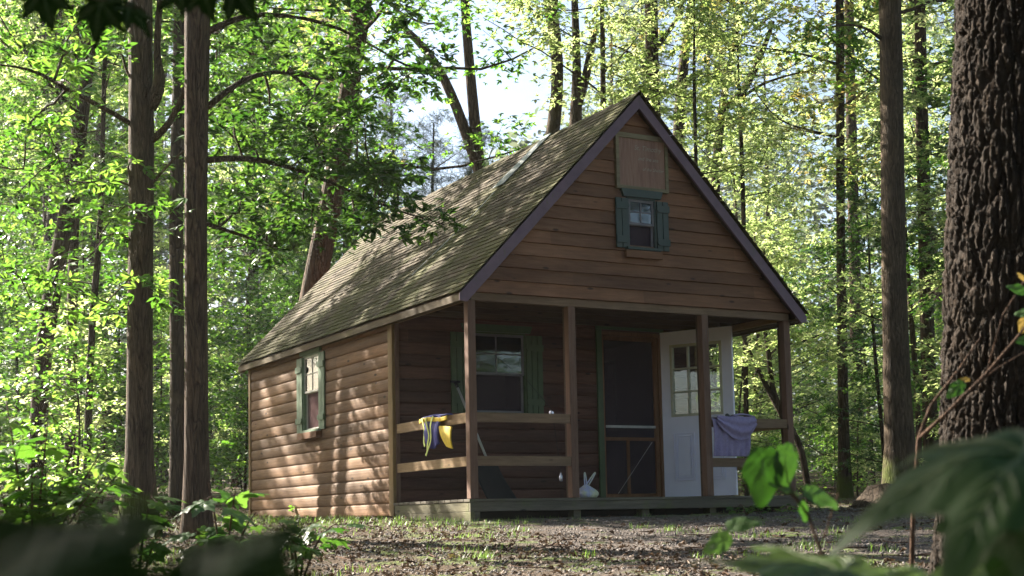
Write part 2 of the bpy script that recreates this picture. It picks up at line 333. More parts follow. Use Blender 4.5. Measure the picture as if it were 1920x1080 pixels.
def leafmesh(name, pos, nrm, azi, size, tmpl, m, parent=None, curl=0.0, rnd=None):
    """pos Nx3, nrm Nx3 unit normals, azi N, size N -> one mesh"""
    V, F = tmpl; n = len(pos); k = len(V)
    nrm = nrm/np.linalg.norm(nrm, axis=1, keepdims=True)
    a = np.stack([np.cos(azi), np.sin(azi), np.zeros(n)], 1); a = a-nrm*(a*nrm).sum(1, keepdims=True); a /= np.linalg.norm(a, axis=1, keepdims=True)+1e-9
    b = np.cross(nrm, a)
    X = V[None, :, 0, None]; Y = V[None, :, 1, None]; Z = V[None, :, 2, None]
    if curl: Z = Z + (rng.uniform(-curl, curl, (n, 1, 1)))*(X-.5)**2*4 + rng.uniform(-curl, curl, (n, 1, 1))*np.abs(Y)
    P = pos[:, None, :] + size[:, None, None]*(X*a[:, None, :]+Y*b[:, None, :]+Z*nrm[:, None, :])
    P = P.reshape(-1, 3).astype(np.float32)
    FF = [tuple(dict.fromkeys(f)) for f in F]
    tot = sum(len(f) for f in FF); flat = np.concatenate([np.array(f) for f in FF])
    idx = (flat[None, :]+(np.arange(n)*k)[:, None]).reshape(-1).astype(np.int32)
    lens = np.array([len(f) for f in FF]); st = np.concatenate([[0], np.cumsum(lens)[:-1]])
    starts = (st[None, :]+(np.arange(n)*tot)[:, None]).reshape(-1).astype(np.int32)
    me = bpy.data.meshes.new(name); me.vertices.add(n*k); me.vertices.foreach_set('co', P.reshape(-1))
    me.loops.add(n*tot); me.loops.foreach_set('vertex_index', idx); me.polygons.add(n*len(FF)); me.polygons.foreach_set('loop_start', starts)
    me.update(calc_edges=True)
    r = rng.random(n) if rnd is None else rnd
    at_ = me.attributes.new('rnd', 'FLOAT', 'POINT'); at_.data.foreach_set('value', np.repeat(r, k).astype(np.float32))
    me.materials.append(m)
    if name in ('__',): return me
    o = bpy.data.objects.new(name, me); C.objects.link(o); o.parent = parent; return o
def sprays(cent, radii, per, droop=.25, thick=.14, tilt=.45):
    """leaf positions for flat drooping sprays"""
    n = len(cent)*per; c = np.repeat(cent, per, 0); r = np.repeat(radii, per)
    th = rng.uniform(0, 2*np.pi, n); q = np.sqrt(rng.random(n)); 
    sh = np.repeat(rng.uniform(.45, 1, len(cent)), per); rot = np.repeat(rng.uniform(0, 6.28, len(cent)), per)
    dx = np.cos(th)*q*r; dy = np.sin(th)*q*r*sh; x = dx*np.cos(rot)-dy*np.sin(rot); y = dx*np.sin(rot)+dy*np.cos(rot)
    tl = np.repeat(rng.normal(0, .22, (len(cent), 2)), per, 0)
    z = rng.normal(0, 1, n)*r*thick - droop*q*q*r + tl[:, 0]*x+tl[:, 1]*y
    pos = c+np.stack([x, y, z], 1)
    nr = np.stack([rng.normal(0, tilt, n)+x/r*.25, rng.normal(0, tilt, n)+y/r*.25, np.ones(n)], 1)
    az = np.arctan2(y, x)+rng.normal(0, .9, n)
    return pos, nr, az

# ================================================================== GROUND
def grid(name, us, vs, m):
    sx = CAM[0]+np.add.outer(us*.8746, vs*.4848); sy = CAM[1]+np.add.outer(-us*.4848, vs*.8746)
    z = gz(sx, sy); z = z+(np.sin(sx*11+np.sin(sy*7)*2)*np.sin(sy*13+1)*.012 + rng.normal(0, .004, z.shape))*np.clip(1-np.hypot(sx-2, sy+2)/25, .0, 1)
    n1, n2 = z.shape; V = np.stack([sx, sy, z], 2).reshape(-1, 3)
    F = [(i*n2+j, (i+1)*n2+j, (i+1)*n2+j+1, i*n2+j+1) for i in range(n1-1) for j in range(n2-1)]
    me = bpy.data.meshes.new(name); me.from_pydata(V.tolist(), [], F); me.materials.append(m); me.polygons.foreach_set('use_smooth', [True]*len(F))
    o = bpy.data.objects.new(name, me); C.objects.link(o); return o
us = np.concatenate([np.linspace(-150, -14, 14), np.linspace(-13, 13, 190), np.linspace(14, 150, 14)])
vs = np.concatenate([np.linspace(-60, 0, 8), np.linspace(.8, 26, 230), np.linspace(27, 160, 30)])
tag(grid('ground', us, vs, M['ground']), kind='structure')

# ================================================================== CABIN
W, P, L, H = 4.1226, 1.8482, 6.7053, 2.06
E_, HT, HP, OV = .1341, 2.0379, 4.323, .12
SLP = (HP-HT)/(W/2+E_)
cabin = empty('cabin', (0, 0, 0), 'small brown wooden cabin with steep mossy roof, open front porch and green shutters', 'cabin')
def siding(name, axis, plane, out, z0, z1, lim, openings, m, kind='log', zoff=-.0032, depth=.02, parent=cabin):
    mb = MB(); prof = [0, .05, .15, .35, .65, .85, .95, 1.0] if kind == 'log' else [0, .03, .5, 1.0]
    if kind == 'log': dd = [0, .45, .78, 1.0, 1.0, .78, .45, 0]
    elif kind == 'lap': dd = [.1, 1, .55, .1]
    else: prof = [0, .5, 1.0]; dd = [0, 0, 0]
    k0 = math.floor((z0-zoff)/BH); k1 = math.ceil((z1-zoff)/BH)
    for k in range(k0, k1):
        jit = random.uniform(-.002, .002); rv = random.random()
        for i in range(len(prof)-1):
            za = zoff+(k+prof[i])*BH; zb = zoff+(k+prof[i+1])*BH; da = dd[i]*depth+jit; db = dd[i+1]*depth+jit
            if zb <= z0 or za >= z1: continue
            za = max(za, z0); zb = min(zb, z1); zm = (za+zb)/2
            la, lb = lim(za), lim(zb)
            if lb[1]-lb[0] < .02 and la[1]-la[0] < .02: continue
            segs = [(la[0], la[1], lb[0], lb[1])]
            for (a, b, oa, ob) in openings:
                if oa < zm < ob:
                    ns_ = []
                    for (p, q, r, t) in segs:
                        if p < a: ns_.append((p, min(q, a), r, min(t, a)))
                        if q > b: ns_.append((max(p, b), q, max(r, b), t))
                    segs = ns_
            for (p, q, r, t) in segs:
                if axis == 'x': Vv = [(p, plane+out*da, za), (q, plane+out*da, za), (t, plane+out*db, zb), (r, plane+out*db, zb)]
                else: Vv = [(plane+out*da, p, za), (plane+out*da, q, za), (plane+out*db, t, zb), (plane+out*db, r, zb)]
                mb.add(Vv, [(0, 1, 2, 3)], rv)
    return mb.build(name, m, parent)
full = lambda a, b: (lambda z: (a, b))
WIN_S = (4.03, 4.56, .95, 1.93)       # side window opening (Y, Z)
WIN_F = (.93, 1.69, 1.0, 1.98)        # porch window
WIN_R = (3.50, 4.12, .95, 1.93)
DOOR = (2.74, 3.60, .0, 2.03)
tilt = -.14
sidelim = full(P, L)
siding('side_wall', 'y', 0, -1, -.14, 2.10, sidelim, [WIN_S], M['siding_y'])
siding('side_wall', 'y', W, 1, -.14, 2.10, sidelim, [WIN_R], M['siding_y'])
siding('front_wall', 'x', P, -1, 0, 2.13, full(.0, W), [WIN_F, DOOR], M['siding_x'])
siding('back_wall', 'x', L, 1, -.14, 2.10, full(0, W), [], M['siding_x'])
# inner lining
lin = MB()
def lining(axis, plane, a, b, z0, z1, op):
    A = sorted({a, b, *[v for o in op for v in o[:2]]}); Z = sorted({z0, z1, *[v for o in op for v in o[2:]]})
    for i in range(len(A)-1):
        for j in range(len(Z)-1):
            am, zm = (A[i]+A[i+1])/2, (Z[j]+Z[j+1])/2
            if any(o[0] < am < o[1] and o[2] < zm < o[3] for o in op): continue
            q = [(A[i], Z[j]), (A[i+1], Z[j]), (A[i+1], Z[j+1]), (A[i], Z[j+1])]
            lin.add([(u, plane, v) if axis == 'x' else (plane, u, v) for u, v in q], [(0, 1, 2, 3)])
lining('y', .09, P+.09, L-.09, -.02, 2.09, [WIN_S]); lining('y', W-.09, P+.09, L-.09, -.02, 2.09, [WIN_R])
lining('x', P+.09, .09, W-.09, -.02, 2.09, [WIN_F, DOOR]); lining('x', L-.09, .09, W-.09, -.02, 2.09, [])
lin.add([(.05, P+.05, -.025), (W-.05, P+.05, -.025), (W-.05, L-.05, -.025), (.05, L-.05, -.025)], [(0, 1, 2, 3)])
lin.add([(.05, P+.05, 2.09), (W-.05, P+.05, 2.09), (W-.05, L-.05, 2.09), (.05, L-.05, 2.09)], [(0, 1, 2, 3)])
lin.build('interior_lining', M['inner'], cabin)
def glim(z):
    d = max(0, (z-2.067))/SLP; a = min(d+.0, W/2); return (a, W-a)
def glim2(z):
    d = max(0, (z-2.10))/SLP; return (-.0+min(d, W/2), W-min(d, W/2))
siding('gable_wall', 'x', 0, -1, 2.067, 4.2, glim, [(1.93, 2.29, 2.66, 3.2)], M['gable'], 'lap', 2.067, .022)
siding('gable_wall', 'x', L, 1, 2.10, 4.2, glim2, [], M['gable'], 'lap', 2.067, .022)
b = MB()      # attic floor / porch ceiling above joists
b.add([(.02, .02, 2.19), (W-.02, .02, 2.19), (W-.02, P, 2.19), (.02, P, 2.19)], [(0, 1, 2, 3)])
b.add([(.35, .10, 2.30), (W-.35, .10, 2.30), (W/2, .10, 4.1)], [(0, 1, 2)])
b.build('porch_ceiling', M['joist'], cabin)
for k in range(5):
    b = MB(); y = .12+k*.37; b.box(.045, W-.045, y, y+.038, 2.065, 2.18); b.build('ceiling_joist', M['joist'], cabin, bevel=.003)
b = MB(); b.box(.003, W-.003, .004, .042, 1.985, 2.065); b.build('porch_beam', M['rail_x'], cabin, bevel=.004)
for x in (.002, W-.042):
    b = MB(); b.box(x, x+.04, .05, P-.03, 1.985, 2.06); b.build('side_beam', M['rail_y'], cabin, bevel=.004)
# roof: stepped shingle courses on both slopes
NX = W/2+E_; slen = math.hypot(NX+.015, SLP*(NX+.015)); nc = 38; ang = math.atan(SLP)
YB, YF = L+OV+.03, -OV-.03
for sgn in (-1, 1):
    mb = MB()
    def rp(s_, y, h):                  # s_ distance up from eave along slope, h height off plane
        x = -E_-.02+s_*math.cos(ang)-h*math.sin(ang); z = HT-.0+s_*math.sin(ang)+h*math.cos(ang)+.005
        return (x if sgn < 0 else W-x, y, z)
    ex = slen/nc
    for c in range(nc):
        y = YF-random.uniform(0, .2); sag = random.uniform(-.002, .002)
        while y < YB:
            wd = random.uniform(.08, .24); y0, y1 = max(y, YF), min(y+wd, YB)
            if y1-y0 > .01:
                h = .013+random.uniform(0, .006)+sag; s0 = c*ex+random.uniform(-.008, .008); s1 = (c+1)*ex+.004
                mb.add([rp(s0, y0, h-.01), rp(s0, y1, h-.01), rp(s0, y0, h), rp(s0, y1, h), rp(s1, y0, .007), rp(s1, y1, .007)],
                       [(0, 1, 3, 2), (2, 3, 5, 4), (0, 2, 4), (1, 5, 3)])
            y += wd
    o = mb.build('roof_slope', M['roof'], cabin)
    d = MB()                           # deck under the shingles
    q = [(-E_, HT), (W/2, HP), (W/2, HP-.05), (-E_, HT-.05)]
    for (ya, yb) in ((-OV+.02, L+OV-.02),):
        V = [((x if sgn < 0 else W-x), y, z-.001) for y in (ya, yb) for x, z in q]
        d.add(V, [(0, 1, 2, 3), (7, 6, 5, 4), (0, 4, 5, 1), (3, 2, 6, 7), (0, 3, 7, 4), (1, 5, 6, 2)])
    d.build('roof_deck', M['joist'], cabin)
    f = MB(); x = -E_-.012; X = (x, x+.022) if sgn < 0 else (W-x-.022, W-x)
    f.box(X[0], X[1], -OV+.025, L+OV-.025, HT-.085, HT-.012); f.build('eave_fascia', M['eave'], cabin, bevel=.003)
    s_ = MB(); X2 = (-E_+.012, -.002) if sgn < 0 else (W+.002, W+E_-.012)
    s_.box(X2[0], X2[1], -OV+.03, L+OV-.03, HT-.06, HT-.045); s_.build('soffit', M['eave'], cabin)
    for (ya, yb) in ((-OV-.005, -OV+.02), (L+OV-.02, L+OV+.005)):
        r = MB(); dz = .115
        q = [(-E_-.014, HT-.012), (W/2, HP-.004), (W/2, HP-.004-dz*1.25), (-E_-.014+.085, HT-.012-.078), (-E_-.014, HT-.085)]
        V = [((x if sgn < 0 else W-x), y, z) for y in (ya, yb) for x, z in q]
        r.add(V, [(0, 1, 2, 3, 4), (9, 8, 7, 6, 5), (0, 5, 6, 1), (2, 7, 8, 3), (3, 8, 9, 4), (0, 4, 9, 5), (1, 6, 7, 2)])
        r.build('rake_board', M['rake'], cabin, bevel=.002)
r = MB()
for k in range(26):
    y0 = YF+k*(YB-YF)/26; y1 = y0+(YB-YF)/26+.02; h0 = .03+random.uniform(0, .006)
    for sg in (-1, 1):
        V = [(W/2, y0, HP+h0+.008), (W/2, y1, HP+h0), (W/2+sg*.10, y1, HP+h0-.10*SLP+.003), (W/2+sg*.10, y0, HP+h0-.10*SLP+.012)]
        r.add(V, [(0, 1, 2, 3)])
r.build('ridge_cap', M['roof'], cabin)
f = MB(); fl = lambda s_, y, h: (-E_+s_*math.cos(ang)-h*math.sin(ang), y, HT+s_*math.sin(ang)+h*math.cos(ang))
S0, S1 = 1.57/math.cos(ang), (NX+.02)/math.cos(ang)
q = [(S0-.06, 1.94), (S0, 1.77), (S1, 1.72), (S1, 1.90)]
f.add([fl(s_, y, .045+.02*(s_ < S0)) for s_, y in q]+[fl(s_, y, .038+.02*(s_ < S0)) for s_, y in q], [(0, 1, 2, 3), (7, 6, 5, 4), (0, 4, 5, 1), (1, 5, 6, 2), (2, 6, 7, 3), (3, 7, 4, 0)])
f.build('flashing_strip', M['metal'], cabin)
f = MB(); pts = [fl(s_, 1.84+.05*math.sin(s_*3)+(2.3-s_)*.13, .03) for s_ in np.linspace(.75, S0-.1, 14)]
f.tube(pts, [.006]*14, 5); f.build('roof_seam_wire', M['pole'], cabin)
# corner trims
for x0, x1, y0, y1 in ((-.03, .0, P-.03, P+.06), (-.03, .055, P-.055, P-.03), (-.03, .0, L-.05, L+.03), (W, W+.03, P-.02, P+.06), (W, W+.03, L-.05, L+.03)):
    b = MB(); b.box(x0, x1, y0, y1, -.145, 2.0); b.build('corner_trim', M['trim'], cabin, bevel=.003)
b = MB(); b.box(.004, .05, P-.075, P-.057, 0, 2.05); b.build('corner_trim', M['post'], cabin, bevel=.003)
# deck
dk = empty('x', (0, 0, 0), None, None); bpy.data.objects.remove(dk)
d = MB(); y = -.035
while y < P-.06:
    d.box(-.03, W+.06, y, min(y+.135, P-.05), -.028+random.uniform(-.002, .002), random.uniform(-.002, .001)); y += .142
d.build('deck_boards', M['deck'], cabin, bevel=.003)
b = MB(); b.box(-.02, W+.05, -.025, .013, -.125, -.031); b.build('deck_rim', M['deck'], cabin, bevel=.003)
b = MB(); b.box(-.02, .018, .015, P-.06, -.125, -.031); b.build('deck_rim', M['deck_y'], cabin, bevel=.003)
b = MB(); b.box(W+.012, W+.05, .015, P-.06, -.125, -.031); b.build('deck_rim', M['deck_y'], cabin, bevel=.003)
b = MB(); b.box(-.018, .03, -.024, P-.06, -.23, -.1265); b.build('skid_beam', M['deck_y'], cabin, bevel=.004)
b = MB(); b.box(.032, .09, -.022, .06, -.23, -.1265); b.build('skid_beam', M['deck'], cabin, bevel=.004)
for x in (1.20, 2.05, 2.93, 3.9):
    for y in (.03, 1.2):
        b = MB(); b.box(x, x+.09, y, y+.12, -.30, -.126); b.build('pier_block', M['deck'], cabin, bevel=.006)
b = MB(); b.box(.05, W-.05, .25, .27, -.35, -.127); b.box(0.05, W, P, P+.03, -.35, -.03); b.build('underfloor_dark_sheet', M['dark'], cabin)  # near-black sheets stand in for the shade under the floor
# posts
for x in (0, 1.1725, 2.8864, W-.0875):
    b = MB(); b.box(x, x+.0875, .0, .0875, .001, 1.984); o = b.build('post', M['post'], cabin, bevel=.005)
    if x > 0:
        b = MB(); b.box(x+.006, x+.08, .089, .128, .001, 1.984); b.build('post_backing', M['joist'], cabin, bevel=.004)
# rails
def railx(x0, x1, z0, z1):
    b = MB(); b.box(x0, x1, .008, .046, z0, z1); b.build('rail', M['rail_x'], cabin, bevel=.004)
railx(.088, 1.172, .765, .86); railx(.088, 1.172, .328, .424); railx(2.974, W-.088, .755, .856); railx(2.974, W-.088, .318, .416)
b = MB(); b.box(.02, 1.2, .0, .13, .862, .88); 
for x in (.008, W-.046):
    for z0, z1 in ((.758, .862), (.326, .424)):
        b = MB(); b.box(x, x+.038, .088, P-.078, z0, z1); b.build('rail', M['rail_y'], cabin, bevel=.004)
# window builder: fr(u, v, n) maps local -> world
def window(fr, u0, u1, v0, v1, mats, shut=(.12, .03), parent=cabin, cols=2, header=True, ledge=True, midv=None, three=False, sashm=None):
    mid = midv if midv else (v0+v1)/2; sm = sashm or M['sash']
    b = MB(); t = .03
    b.box(u0-t, u1+t, v1, v1+t, -.09, .03, fr) if not header else None
    for a, c in ((u0-.022, u0), (u1, u1+.022)): b.box(a, c, v0, v1, -.085, .024, fr)
    b.box(u0-.022, u1+.022, v1, v1+.02, -.085, .024, fr); b.box(u0-.05, u1+.05, v0-.03, v0, -.085, .06, fr)
    win = b.build('window', mats, parent, bevel=.002)
    b = MB(); s = .028
    def frame(a, c, d, e, n0, n1):
        b.box(a, a+s, d, e, n0, n1, fr); b.box(c-s, c, d, e, n0, n1, fr); b.box(a+s, c-s, d, d+s, n0, n1, fr); b.box(a+s, c-s, e-s, e, n0, n1, fr)
    frame(u0, u1, mid-.012, v1, -.012, .012); frame(u0, u1, v0, mid+.010, -.04, -.014)
    um = (u0+u1)/2
    for c in range(1, cols): x = u0+(u1-u0)*c/cols; b.box(x-.008, x+.008, mid+.016, v1-s, -.006, .009, fr)
    vm = (mid+v1)/2; b.box(u0+s, u1-s, vm-.008, vm+.008, -.005, .0085, fr)
    b.build('sash', sm, win, bevel=.0015)
    b = MB(); b.box(u0+s, u1-s, mid+.016, v1-s, -.003, .003, fr); b.build('pane', M['glass'], win)
    b = MB(); b.box(u0+s, u1-s, v0+s, mid-.018, -.030, -.026, fr); b.build('insect_screen', M['winscreen'] if mats is M['sage'] else M['screen'], win)
    # shutters: planks with rounded battens
    wdt, gap = shut; n = 3 if three else 2
    for side in (-1, 1):
        b = MB(); e = u0-.024 if side < 0 else u1+.024
        lo, hi = (e-wdt, e) if side < 0 else (e, e+wdt); pw = (hi-lo-(n-1)*.008)/n
        for i in range(n): a = lo+i*(pw+.008); b.box(a, a+pw, v0-.015, v1+.045*(0 if side else 1), .022, .040, fr)
        for vv in (v0+.14*(v1-v0), v1-.16*(v1-v0)):
            hh = .036; K = 8; a0, a1 = (lo-.004, hi+.004)
            pts = []
            if side > 0: cx = a0+.035; pts = [(a1, vv-hh), (a1, vv+hh)]+[(cx-.04*math.sin(math.pi*i/K), vv+hh*math.cos(math.pi*i/K)) for i in range(K+1)]
            else: cx = a1-.035; pts = [(a0, vv+hh), (a0, vv-hh)]+[(cx+.04*math.sin(math.pi*i/K), vv-hh*math.cos(math.pi*i/K)) for i in range(K+1)]
            q = len(pts); V = [fr(u, v, nn) for nn in (.041, .058) for u, v in pts]
            b.add(V, [tuple(range(q)), tuple(range(2*q-1, q-1, -1))]+[(i, (i+1) % q, q+(i+1) % q, q+i) for i in range(q)])
        b.build('shutter', mats, win, bevel=.0015)
    if header:
        b = MB(); hv = v1+.02; hh = .085
        V = [fr(u, v, nn) for nn in (.012, .05) for u, v in ((u0-.075, hv), (u1+.075, hv), (u1+.105, hv+hh), (u0-.105, hv+hh))]
        b.add(V, [(3, 2, 1, 0), (4, 5, 6, 7), (0, 1, 5, 4), (1, 2, 6, 5), (2, 3, 7, 6), (3, 0, 4, 7)]); b.build('window_header', mats, win, bevel=.002)
    if ledge:
        b = MB(); b.box(u0-.06, u1+.08, v0-.115, v0-.033, .02, .095 if mats is M['sage'] else .05, fr); b.build('window_ledge', M['gable'], win, bevel=.003)
    return win
fr_front = lambda u, v, n: (u, P-n, v)
fr_gable = lambda u, v, n: (u, -.012-n, v)
fr_left = lambda u, v, n: (-n, -u, v)
fr_right = lambda u, v, n: (W+n, u, v)
w1 = window(fr_left, -4.56, -4.03, .97, 1.91, M['sage'], (.19, .03), midv=1.455, sashm=M['sashw']); w1['label'] = 'side window with faded sage shutters'
window(fr_right, 3.55, 4.10, .97, 1.91, M['sage'], (.19, .03), midv=1.455)
window(fr_front, .95, 1.67, 1.02, 1.93, M['green'], (.215, .03), midv=1.47, three=True, ledge=False)
window(fr_gable, 1.945, 2.275, 2.665, 3.19, M['teal'], (.15, .03), midv=2.925)
# sign board in the gable
b = MB(); b.box(1.815, 2.44, 3.315, 3.885, -.0, .03, fr_gable)
sg = b.build('sign_board', wood('sign_panel', (.20, .105, .072), (.28, .155, .11), (.36, .22, .165), 'z', knots=False), cabin, bevel=.002)
b = MB()
for a, c, d, e in ((1.79, 2.465, 3.855, 3.91), (1.79, 2.465, 3.29, 3.33)): b.box(a, c, d, e, -.0, .045, fr_gable)
for a, c in ((1.79, 1.83), (2.425, 2.465)): b.box(a, c, 3.3305, 3.8545, -.0, .045, fr_gable)
b.build('sign_frame', wood('sign_frame_wood', (.14, .11, .065), (.20, .16, .095), (.26, .21, .13), 'x', green=.15), sg, bevel=.002)
def text(body, u, v, size, ital=0.0, parent=sg):
    cu = bpy.data.curves.new('lettering', 'FONT'); cu.body = body; cu.size = size; cu.shear = ital; cu.extrude = .0006
    o = bpy.data.objects.new('lettering', cu); C.objects.link(o)
    o.location = (u, -.0445, v); o.rotation_euler = (math.pi/2, 0, 0)
    bpy.context.view_layer.update(); me = bpy.data.meshes.new_from_object(o); bpy.data.objects.remove(o)
    me.transform(Matrix.Translation((u, -.0445, v)) @ Matrix.Rotation(math.pi/2, 4, 'X')); me.materials.clear(); me.materials.append(M['letter'])
    o = bpy.data.objects.new('lettering', me); C.objects.link(o); o.parent = parent
text('St. Timothy', 2.03, 3.735, .075, .2); text('and the sea', 2.075, 3.625, .058, .2); text('of the Shelter', 2.13, 3.515, .05, .3)
# door opening: casing, screen door, white door
b = MB(); b.box(2.66, 2.735, .001, 2.055, .022, .05, fr_front); b.box(3.60, 3.64, .001, 2.055, .022, .04, fr_front); b.box(2.66, 3.64, 2.056, 2.12, .022, .05, fr_front)
b.build('door_casing', M['green'], cabin, bevel=.003)
b = MB(); b.box(2.737, 3.598, 1.985, 2.03, -.08, .035, fr_front); b.box(3.555, 3.598, .001, 1.984, -.08, .035, fr_front); b.box(2.737, 2.748, .001, 1.984, -.08, .02, fr_front); b.box(2.737, 3.598, .001, .03, -.08, .045, fr_front)
b.build('door_frame', M['screenwood'], cabin, bevel=.002)
b = MB()
b.box(2.75, 2.775, .035, 1.98, -.01, .018, fr_front); b.box(3.49, 3.553, .035, 1.98, -.01, .018, fr_front)
b.box(2.776, 3.489, .035, .075, -.009, .017, fr_front); b.box(2.776, 3.489, 1.93, 1.98, -.009, .017, fr_front)
b.box(2.776, 3.489, .715, .755, -.009, .017, fr_front); b.box(3.075, 3.115, .076, .714, -.008, .016, fr_front)
sd = b.build('screen_door', M['screenwood'], cabin, bevel=.002)
b = MB(); b.box(2.776, 3.489, .868, .898, .018, .036, fr_front); b.build('push_bar', M['pole'], sd, bevel=.003)
b = MB(); b.box(2.775, 3.49, .076, .714, -.001, .001, fr_front); b.box(2.775, 3.49, .756, 1.93, -.001, .001, fr_front); b.build('insect_screen', M['screen'], sd)
b = MB(); b.tube([fr_front(2.93, .08, .02), fr_front(3.44, .70, .02)], [.003, .003], 6); b.build('brace_wire', M['pole'], sd)
dh = Vector((3.613, P-.02, 0)); de = Vector((4.06, .99, 0)); du = (de-dh).normalized(); dn = Vector((du.y, -du.x, 0))
if dn.y > 0: dn = -dn
DWd = (de-dh).length
def fr_door(u, v, n): p = dh+du*u+dn*n; return (p.x, p.y, v)
b = MB(); DA, DB, DC, DD = .15, DWd-.15, 1.02, 1.865
for a, c, d, e in ((0, DA, .03, 2.05), (DB, DWd, .03, 2.05), (DA, DB, .03, DC), (DA, DB, DD, 2.05)): b.box(a, c, d, e, -.022, .022, fr_door)
dr = b.build('door', M['white'], cabin)
b = MB()
for (a, c, d, e) in ((DA-.02, DB+.02, DC-.02, DC+.012), (DA-.02, DB+.02, DD-.012, DD+.02), (DA-.02, DA+.012, DC+.0125, DD-.0125), (DB-.012, DB+.02, DC+.0125, DD-.0125)): b.box(a, c, d, e, -.03, .032, fr_door)
for i in (1, 2): x = DA+(DB-DA)*i/3; b.box(x-.01, x+.01, DC+.013, DD-.013, -.024, .026, fr_door)
for j in (1, 2): z = DC+(DD-DC)*j/3; b.box(DA+.013, DB-.013, z-.01, z+.01, -.0235, .0255, fr_door)
b.build('glazing_bars', M['cream'], dr, bevel=.002)
b = MB(); b.box(DA, DB, DC, DD, -.003, .003, fr_door); b.build('pane', M['glassc'], dr)
b = MB()
for (a, c) in ((.15, .43), (DWd-.40, DWd-.13)):
    for k, (ins, hh) in enumerate(((0, .026), (.035, .027))):
        for q in ((a+ins, c-ins, .22+ins, .232+ins), (a+ins, c-ins, .80-ins-.012, .80-ins), (a+ins, a+ins+.012, .2325+ins, .7875-ins), (c-ins-.012, c-ins, .2325+ins, .7875-ins)): b.box(*q, .021, hh+.012, fr_door)
    b.box(a+.06, c-.06, .28, .74, .021, .033, fr_door)
b.build('door_panel', M['white'], dr, bevel=.003)
b = MB(); b.tube([fr_door(DWd-.06, .97, .02), fr_door(DWd-.06, .97, .05), fr_door(DWd-.06, .97, .08)], [.012, .012, .028], 12); b.build('handle', M['metal'], dr, True)
b = MB()
for z in (.25, 1.0, 1.8): b.tube([fr_door(-.006, z, .0), fr_door(-.006, z+.09, .0)], [.007, .007], 8)
b.build('hinge', M['metal'], dr)

# ================================================================== THINGS ON THE PORCH
def cloth(name, fn, nu, nv, m, parent=None, thick=.004):
    V = [fn(i/(nu-1), j/(nv-1)) for i in range(nu) for j in range(nv)]
    F = [(i*nv+j, (i+1)*nv+j, (i+1)*nv+j+1, i*nv+j+1) for i in range(nu-1) for j in range(nv-1)]
    me = bpy.data.meshes.new(name); me.from_pydata([tuple(p) for p in V], [], F); me.materials.append(m); me.polygons.foreach_set('use_smooth', [True]*len(F))
    o = bpy.data.objects.new(name, me); C.objects.link(o); o.parent = parent
    s = o.modifiers.new('s', 'SOLIDIFY'); s.thickness = thick; s.offset = 0
    return o
# towel over the right front rail
tw = empty('towel', (0, 0, 0), 'crumpled purple towel draped over the right front porch rail beside the white door', 'towel')
def tl(u, v):            # lower back layer hanging outside the rail
    x = 2.97+.50*u+.01*math.sin(v*4); z = .862-.43*v
    y = -.012-.012*math.sin(u*19+v*2.5)*min(1, v*2)-.008*math.sin(u*41)*v-.006
    if v < .06: y = .03-.6*v
    return (x, y, z)
cloth('towel_back_fold', tl, 50, 30, M['purple'], tw)
def t2(u, v):            # swagged upper layer
    x = 3.02+.535*u; sag = math.sin(math.pi*min(1, (u*.92+.04)))
    dep = .05+.245*sag**.7*(.62+.5*u)
    z = .876-dep*v + (.004*math.sin(u*30))
    ph = v*15-3.2*u
    y = -.024-.028*math.sin(v*math.pi*.9)-.008*math.sin(ph)
    if v < .08: y = .05-(.074)*v/.08; z = .874+.006*math.sin(u*14)
    return (x, y, z)
cloth('towel_swag', t2, 50, 40, M['purple'], tw)
def t3(u, v):
    x = 3.26+.27*u; y = .05-.08*v; z = .872+.018*math.sin(math.pi*v)+.02*math.sin(math.pi*u)
    return (x, y, z)
cloth('towel_top_fold', t3, 16, 10, M['purple'], tw)
# life vest over the left side rail
lv = empty('life_vest', (0, 0, 0), 'blue and yellow life vest with lime straps slung over the left porch rail', 'life vest')
cloth('blue_panel', lambda u, v: (-.01-.03*math.sin(v*3)-.012*math.sin(u*9), .98-.40*u+.10*v*(u-.3), .865-.33*v*(1-.25*abs(u-.45))), 20, 20, M['blue'], lv, .012)
cloth('yellow_panel', lambda u, v: (-.035-.02*math.sin(v*3), .62-.30*u*(1-.55*v)-.18*v, .765-.225*v-.03*u), 14, 16, M['yellow'], lv, .012)
cloth('blue_top', lambda u, v: (-.03+.085*v, 1.05-.62*u, .868+.016*math.sin(math.pi*v)+.02*math.sin(u*5)*v), 20, 8, M['blue'], lv, .012)
cloth('yellow_edge', lambda u, v: (-.04, 1.08-.66*u, .866-.045*v-.005+.012*math.sin(u*6)), 16, 4, M['yellow'], lv, .006)
for y0, ln, bend in ((.98, .30, .03), (.88, .36, .02), (.72, .40, -.08)):
    pts = [(-.052-.006*math.sin(t*8), y0-bend*t*2+.02*math.sin(t*7+y0*9), .87-ln*t) for t in np.linspace(0, 1, 9)]
    b = MB()
    for i in range(8): b.bar(pts[i], pts[i+1], .004, .026, (0, 1, .2))
    b.build('strap', M['strap'], lv)
